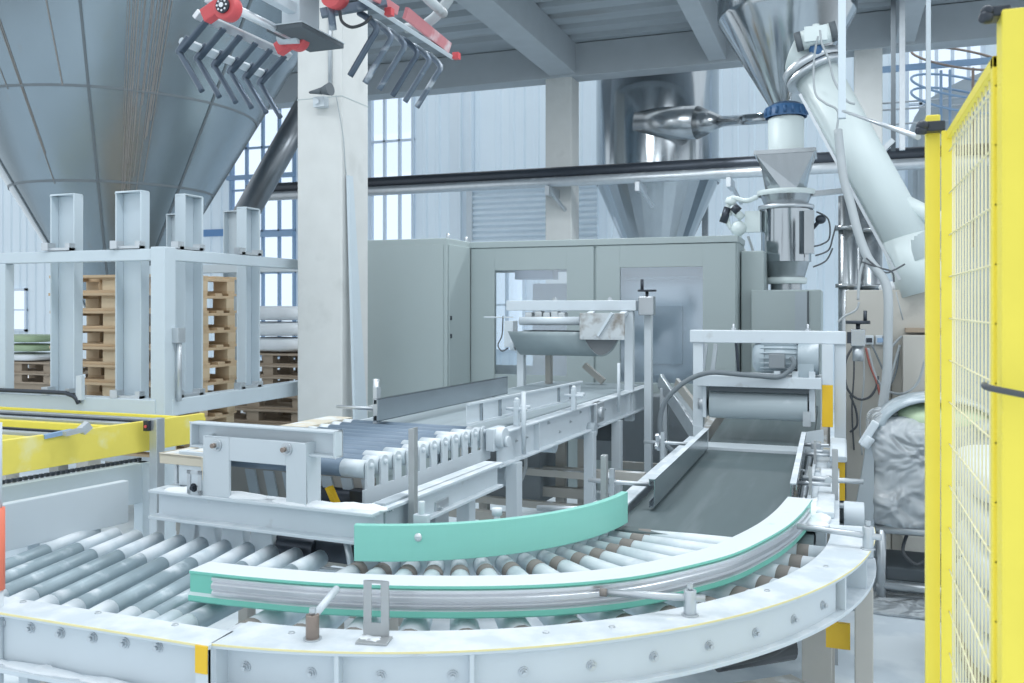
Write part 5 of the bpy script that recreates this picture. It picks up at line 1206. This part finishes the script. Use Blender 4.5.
# inclined chute conveyor below, between the gantries
t = thing('inclined_chute', 'grey sloping chute frame between the two gantries below the press roller', 'chute', (-1.4, 7.0, 0))
def ch(pa, pb, w, h, m, nm): MB().bar(PY(*pa), PY(*pb), w, h).build(nm, m, t, .003)
ch((660, 380, 7.35), (700, 442, 6.75), .03, .12, 'galvanized', 'side_rail'); ch((676, 384, 7.75), (716, 436, 7.2), .03, .12, 'leg_paint', 'side_rail')
MB().add([PY(663, 386, 7.35), PY(702, 446, 6.75), PY(716, 440, 7.2), PY(676, 388, 7.75), PY(663, 389, 7.35), PY(702, 449, 6.75), PY(716, 443, 7.2), PY(676, 391, 7.75)], [(0,1,2,3),(7,6,5,4),(0,4,5,1),(1,5,6,2),(2,6,7,3),(3,7,4,0)]).build('tray', 'wing_grey', t)
ch((664, 388, 7.30), (664, 590, 7.30), .06, .06, 'galvanized', 'leg'); ch((700, 445, 6.75), (700, 620, 6.75), .05, .05, 'leg_paint', 'leg')
m = MB(); q = PY(627, 450, 7.9); m.box((q.x-.45, 7.85, .35), (q.x+.55, 8.1, .95)); m.build('hopper_box', 'under_grey', t, .01)
a, b = PY(618, 430, 7.6), PY(690, 465, 7.6)
MB().box((a.x, 7.55, b.z-.06), (b.x, 7.6, b.z)).build('cross_rail', 'leg_paint', t)

# ================================================================ WRAPPED MACHINE ON FRAME (right)
q = PZ(885, 602, 0); bx, by = q.x-.02, q.y
t = thing('wrapped_machine', 'machine wrapped in clear plastic film on a tube stand before the beige housing', 'machine', (bx+.3, by+.25, 0))
zf = .43
for x in (bx, bx+.62):
    for y in (by, by+.5): MB().cyl((x, y, 0), (x, y, zf), .026, seg=12).build('leg', 'galvanized', t)
for z in (.10, zf): 
    m = MB(); m.cyl((bx-.03, by, z), (bx+.65, by, z), .024, seg=12).cyl((bx-.03, by+.5, z), (bx+.65, by+.5, z), .024, seg=12).cyl((bx, by, z), (bx, by+.5, z), .024, seg=12).cyl((bx+.62, by, z), (bx+.62, by+.5, z), .024, seg=12); m.build('stand_rail', 'galvanized', t)
MB().box((bx+.02, by+.04, .12), (bx+.6, by+.46, .2)).build('lower_shelf', 'dark_recess', t, .01)
blob(MB(), (bx+.30, by+.24, .76), .34, .27, .315, .22, .03, 4.5, 48, 28, seed=2).build('machine_core', 'wing_grey', t)
blob(MB(), (bx+.30, by+.24, .77), .375, .29, .335, .25, .035, 4.5, 64, 40, seed=4).build('plastic_wrap', 'film', t)
# rounded cover hoop with green cushion inside
m = MB(); pts = []
for i in range(17):
    a = PI*i/16; pts.append(V((bx+.32 - .33*math.cos(a), by+.02, 1.03 + .19*math.sin(a))))
m.sweep(pts, [(-.03, -.012), (.40, -.012), (.40, .012), (-.03, .012)], up=(0, 1, .01)); 
m = MB(); 
vs = []; 
for (yy, rr, zz) in ((by-.03, 1.0, 0), (by+.42, 1.0, 0), (by-.03, .9, 0), (by+.42, .9, 0)):
    for i in range(17):
        a = PI*i/16; vs.append((bx+.32 - .34*rr*math.cos(a), yy, 1.02 + .20*rr*math.sin(a)))
n = 17; fs = []
for i in range(16): fs += [(i, i+1, n+i+1, n+i), (2*n+i, 3*n+i, 3*n+i+1, 2*n+i+1), (i, 2*n+i, 2*n+i+1, i+1), (n+i, n+i+1, 3*n+i+1, 3*n+i)]
fs += [(0, n, 3*n, 2*n), (n-1, 3*n-1, 4*n-1, 2*n-1)]
m.add(vs, fs, True); m.build('cover_hoop', 'motor_paint', t)
blob(MB(), (bx+.36, by+.15, 1.08), .27, .2, .09, .8, .02, 6, seed=8).build('green_cushion', 'green_cushion', t)
m = MB(); m.bar((bx-.11, by-.05, .93), (bx-.03, by-.05, 1.07), .05, .045).cyl((bx-.10, by-.06, .92), (bx-.06, by-.06, .98), .03); m.build('hinge', 'white_paint', t, .008)
m = MB(); m.add([V((bx-.17, by-.02, .40)), V((bx-.04, by-.02, .40)), V((bx-.04, by-.02, 1.0)), V((bx-.07, by-.02, 1.0)), V((bx-.17, by+.02, .40)), V((bx-.04, by+.02, .40)), V((bx-.04, by+.02, 1.0)), V((bx-.07, by+.02, 1.0))], [(0,1,2,3),(7,6,5,4),(0,4,5,1),(1,5,6,2),(2,6,7,3),(3,7,4,0)]); m.build('side_shield', 'wing_grey', t, .004)
MB().tube([(bx+.15, by+.1, .40), (bx+.12, by+.02, .3), (bx+.2, by, .24), (bx+.28, by, .34), (bx+.3, by+.1, .42)], .010, 8).build('cable', 'dark_cable', t)
for i, x in enumerate((bx-.1, bx+.15, bx+.4)):
    pass
o = blob(MB(), (bx+.15, by-.05, .012), .42, .22, .02, .7, .02, 8, 32, 12, seed=3).build('plastic_scrap', 'film'); tag(o, 'crumpled plastic and dust lying on the floor under the wrapped machine', 'plastic scrap')

# ================================================================ YELLOW SAFETY FENCE (right foreground)
fx = .268; fy0, fy1 = 1.80, 2.535; zf = HC + .45
t = thing('safety_fence', 'yellow safety fence panel of wire mesh between two square posts at the right', 'fence', (fx, 2.15, 0))
a, b = PY(926, 300, 2.56).x, PY(940.5, 300, 2.56).x
far = MB().box((a, 2.56, 0), (b, 2.60, HC+.50)).build('post', 'yellow_paint', t, .004)
a2, b2 = PY(1002, 300, 1.74).x, PY(1042, 300, 1.74).x
MB().box((a2, 1.74, 0), (b2, 1.80, PY(1010, 8, 1.74).z)).build('post', 'yellow_paint', t, .004)
f = .010
MB().box((fx-f, fy0, zf-.022), (fx+f, fy1, zf)).build('frame_rail', 'yellow_paint', t, .002)
MB().box((fx-f, fy0, .10), (fx+f, fy1, .122)).build('frame_rail', 'yellow_paint', t, .002)
MB().box((PY(941, 300, fy1).x, fy1-.012, .10), (fx+f, fy1, zf)).build('frame_upright', 'yellow_paint', t, .002)
MB().box((fx-f, fy0, .10), (fx+f, fy0+.022, zf)).build('frame_upright', 'yellow_paint', t, .002)
nw = 15
for i in range(1, nw):
    y = fy0 + (fy1-fy0)*i/nw; MB().cyl((fx, y, .12), (fx, y, zf-.02), .0020, seg=6).build('mesh_wire', 'wire_pale', t)
z = .22
while z < zf-.05:
    MB().cyl((fx-.004, fy0, z), (fx-.004, fy1, z), .0021, seg=6).build('cross_wire', 'wire_pale', t); z += .107
for (x, y, z, s_) in ((PY(931, 130, 2.54).x, 2.545, PY(931, 127, 2.54).z, .72), (PY(999, 12, 1.76).x-.005, 1.77, PY(999, 12, 1.76).z, .5)):
    m = MB(); m.box((x-.03*s_, y-.02, z-.018*s_), (x+.045*s_, y+.03, z+.018*s_)).sphere((x-.03*s_, y-.02, z), .022*s_).cyl((x-.05*s_, y-.03, z-.012), (x-.02*s_, y-.02, z-.012), .01); m.build('clamp', 'dark_metal', t, .003)
a, b = PY(990, 388, 1.70), PY(1030, 396, 1.70); MB().tube([a + V((0, .06, 0)), a, b], .006, 8).build('cable_tie', 'dark_cable', t)
q = PY(931, 135, 2.5); MB().cyl(PY(918, 137, 2.9), PY(843, 111, 6.3), .009, seg=8).build('stay_wire', 'galvanized', t)

# goods behind the fence
q = PD(985, 600, 4.0)
place_pal(q.x+.35, q.y+.15, 0, PI/2, 'grey wooden pallet on the floor behind the yellow fence', None)
for i in range(5):
    o = blob(MB(), (q.x+.33+.02*math.sin(i*3), q.y+.15, .235+.185*i), .40, .5, .085, .4, .02, seed=i+11).build('sack', 'paper_sack')
    tag(o, 'white paper sack behind the yellow fence mesh, ' + ['lowest of five', 'second from the floor', 'middle one of five', 'second from the top', 'topmost of five'][i], 'sack', 'white sacks behind the fence')
# red and white safety pole at the left picture edge
q = PD(0, 500, 2.75)
t = thing('safety_pole', 'white and orange safety pole cut by the left picture edge', 'pole', (q.x-.012, q.y, 0))
def zz(py): return HC - (py-HY)*2.75/FOC
MB().cyl((q.x-.012, q.y, 0), (q.x-.012, q.y, zz(590)), .018, seg=16).cyl((q.x-.012, q.y, zz(508)), (q.x-.012, q.y, zz(423)), .014, seg=16).build('pole', 'white_paint_clean', t)
MB().cyl((q.x-.012, q.y, zz(590)), (q.x-.012, q.y, zz(508)), .022, seg=16).build('orange_band', 'orange_red', t)
MB().cyl((q.x-.012, q.y, 0), (q.x-.012, q.y, .03), .10, seg=20).build('base_plate', 'white_paint_clean', t)

# ================================================================ CAMERA AND LIGHT
cam = bpy.data.cameras.new('camera'); co = bpy.data.objects.new('camera', cam); COL.objects.link(co)
co.location = (0, 0, HC); co.rotation_euler = (PI/2, 0, TH)
cam.sensor_width = 36; cam.lens = 36*FOC/1024; cam.shift_y = -(341.5-HY)/1024; cam.clip_end = 100
cam.dof.use_dof = True; cam.dof.focus_distance = 4.2; cam.dof.aperture_fstop = 6.3
SC.camera = co
w = bpy.data.worlds.new('world'); SC.world = w; w.use_nodes = True
bg = w.node_tree.nodes['Background']
_tc = w.node_tree.nodes.new('ShaderNodeTexCoord'); _sx = w.node_tree.nodes.new('ShaderNodeSeparateXYZ'); _rp = w.node_tree.nodes.new('ShaderNodeValToRGB'); _mr = w.node_tree.nodes.new('ShaderNodeMapRange')
w.node_tree.links.new(_tc.outputs['Generated'], _sx.inputs['Vector']); w.node_tree.links.new(_sx.outputs['Z'], _mr.inputs['Value'])
_mr.inputs['From Min'].default_value = -.4; _mr.inputs['From Max'].default_value = -.12
w.node_tree.links.new(_mr.outputs['Result'], _rp.inputs['Fac']); w.node_tree.links.new(_rp.outputs['Color'], bg.inputs['Color'])
_rp.color_ramp.elements[0].color = (.22, .24, .25, 1); _rp.color_ramp.elements[1].color = (.86, .935, 1.0, 1); bg.inputs['Strength'].default_value = 1.38
def area(name, loc, sx, sy, power, rot=(0, 0, 0), col=(.93, .97, 1)):
    l = bpy.data.lights.new(name, 'AREA'); l.shape = 'RECTANGLE'; l.size = sx; l.size_y = sy; l.energy = power; l.color = col
    o = bpy.data.objects.new(name, l); COL.objects.link(o); o.location = loc; o.rotation_euler = rot; return o
area('fill_light', (-3.2, 3.4, 5.6), 1.6, .5, 60); area('fill_light', (-.4, 3.4, 5.6), 1.6, .5, 60); area('fill_light', (1.6, 5.0, 5.6), 1.2, .5, 50)  # unseen area lights added to brighten the hall from above
area('fill_light', (-2.9, 8.2, 5.25), 1.2, .4, 110); area('fill_light', (-.5, 10.8, 5.25), 1.2, .4, 150)
vs_ = SC.view_settings; vs_.view_transform = 'Standard'; vs_.look = 'None'; vs_.gamma = 1; vs_.exposure = -0.13; vs_.use_curve_mapping = False
SC.display_settings.display_device = 'sRGB'
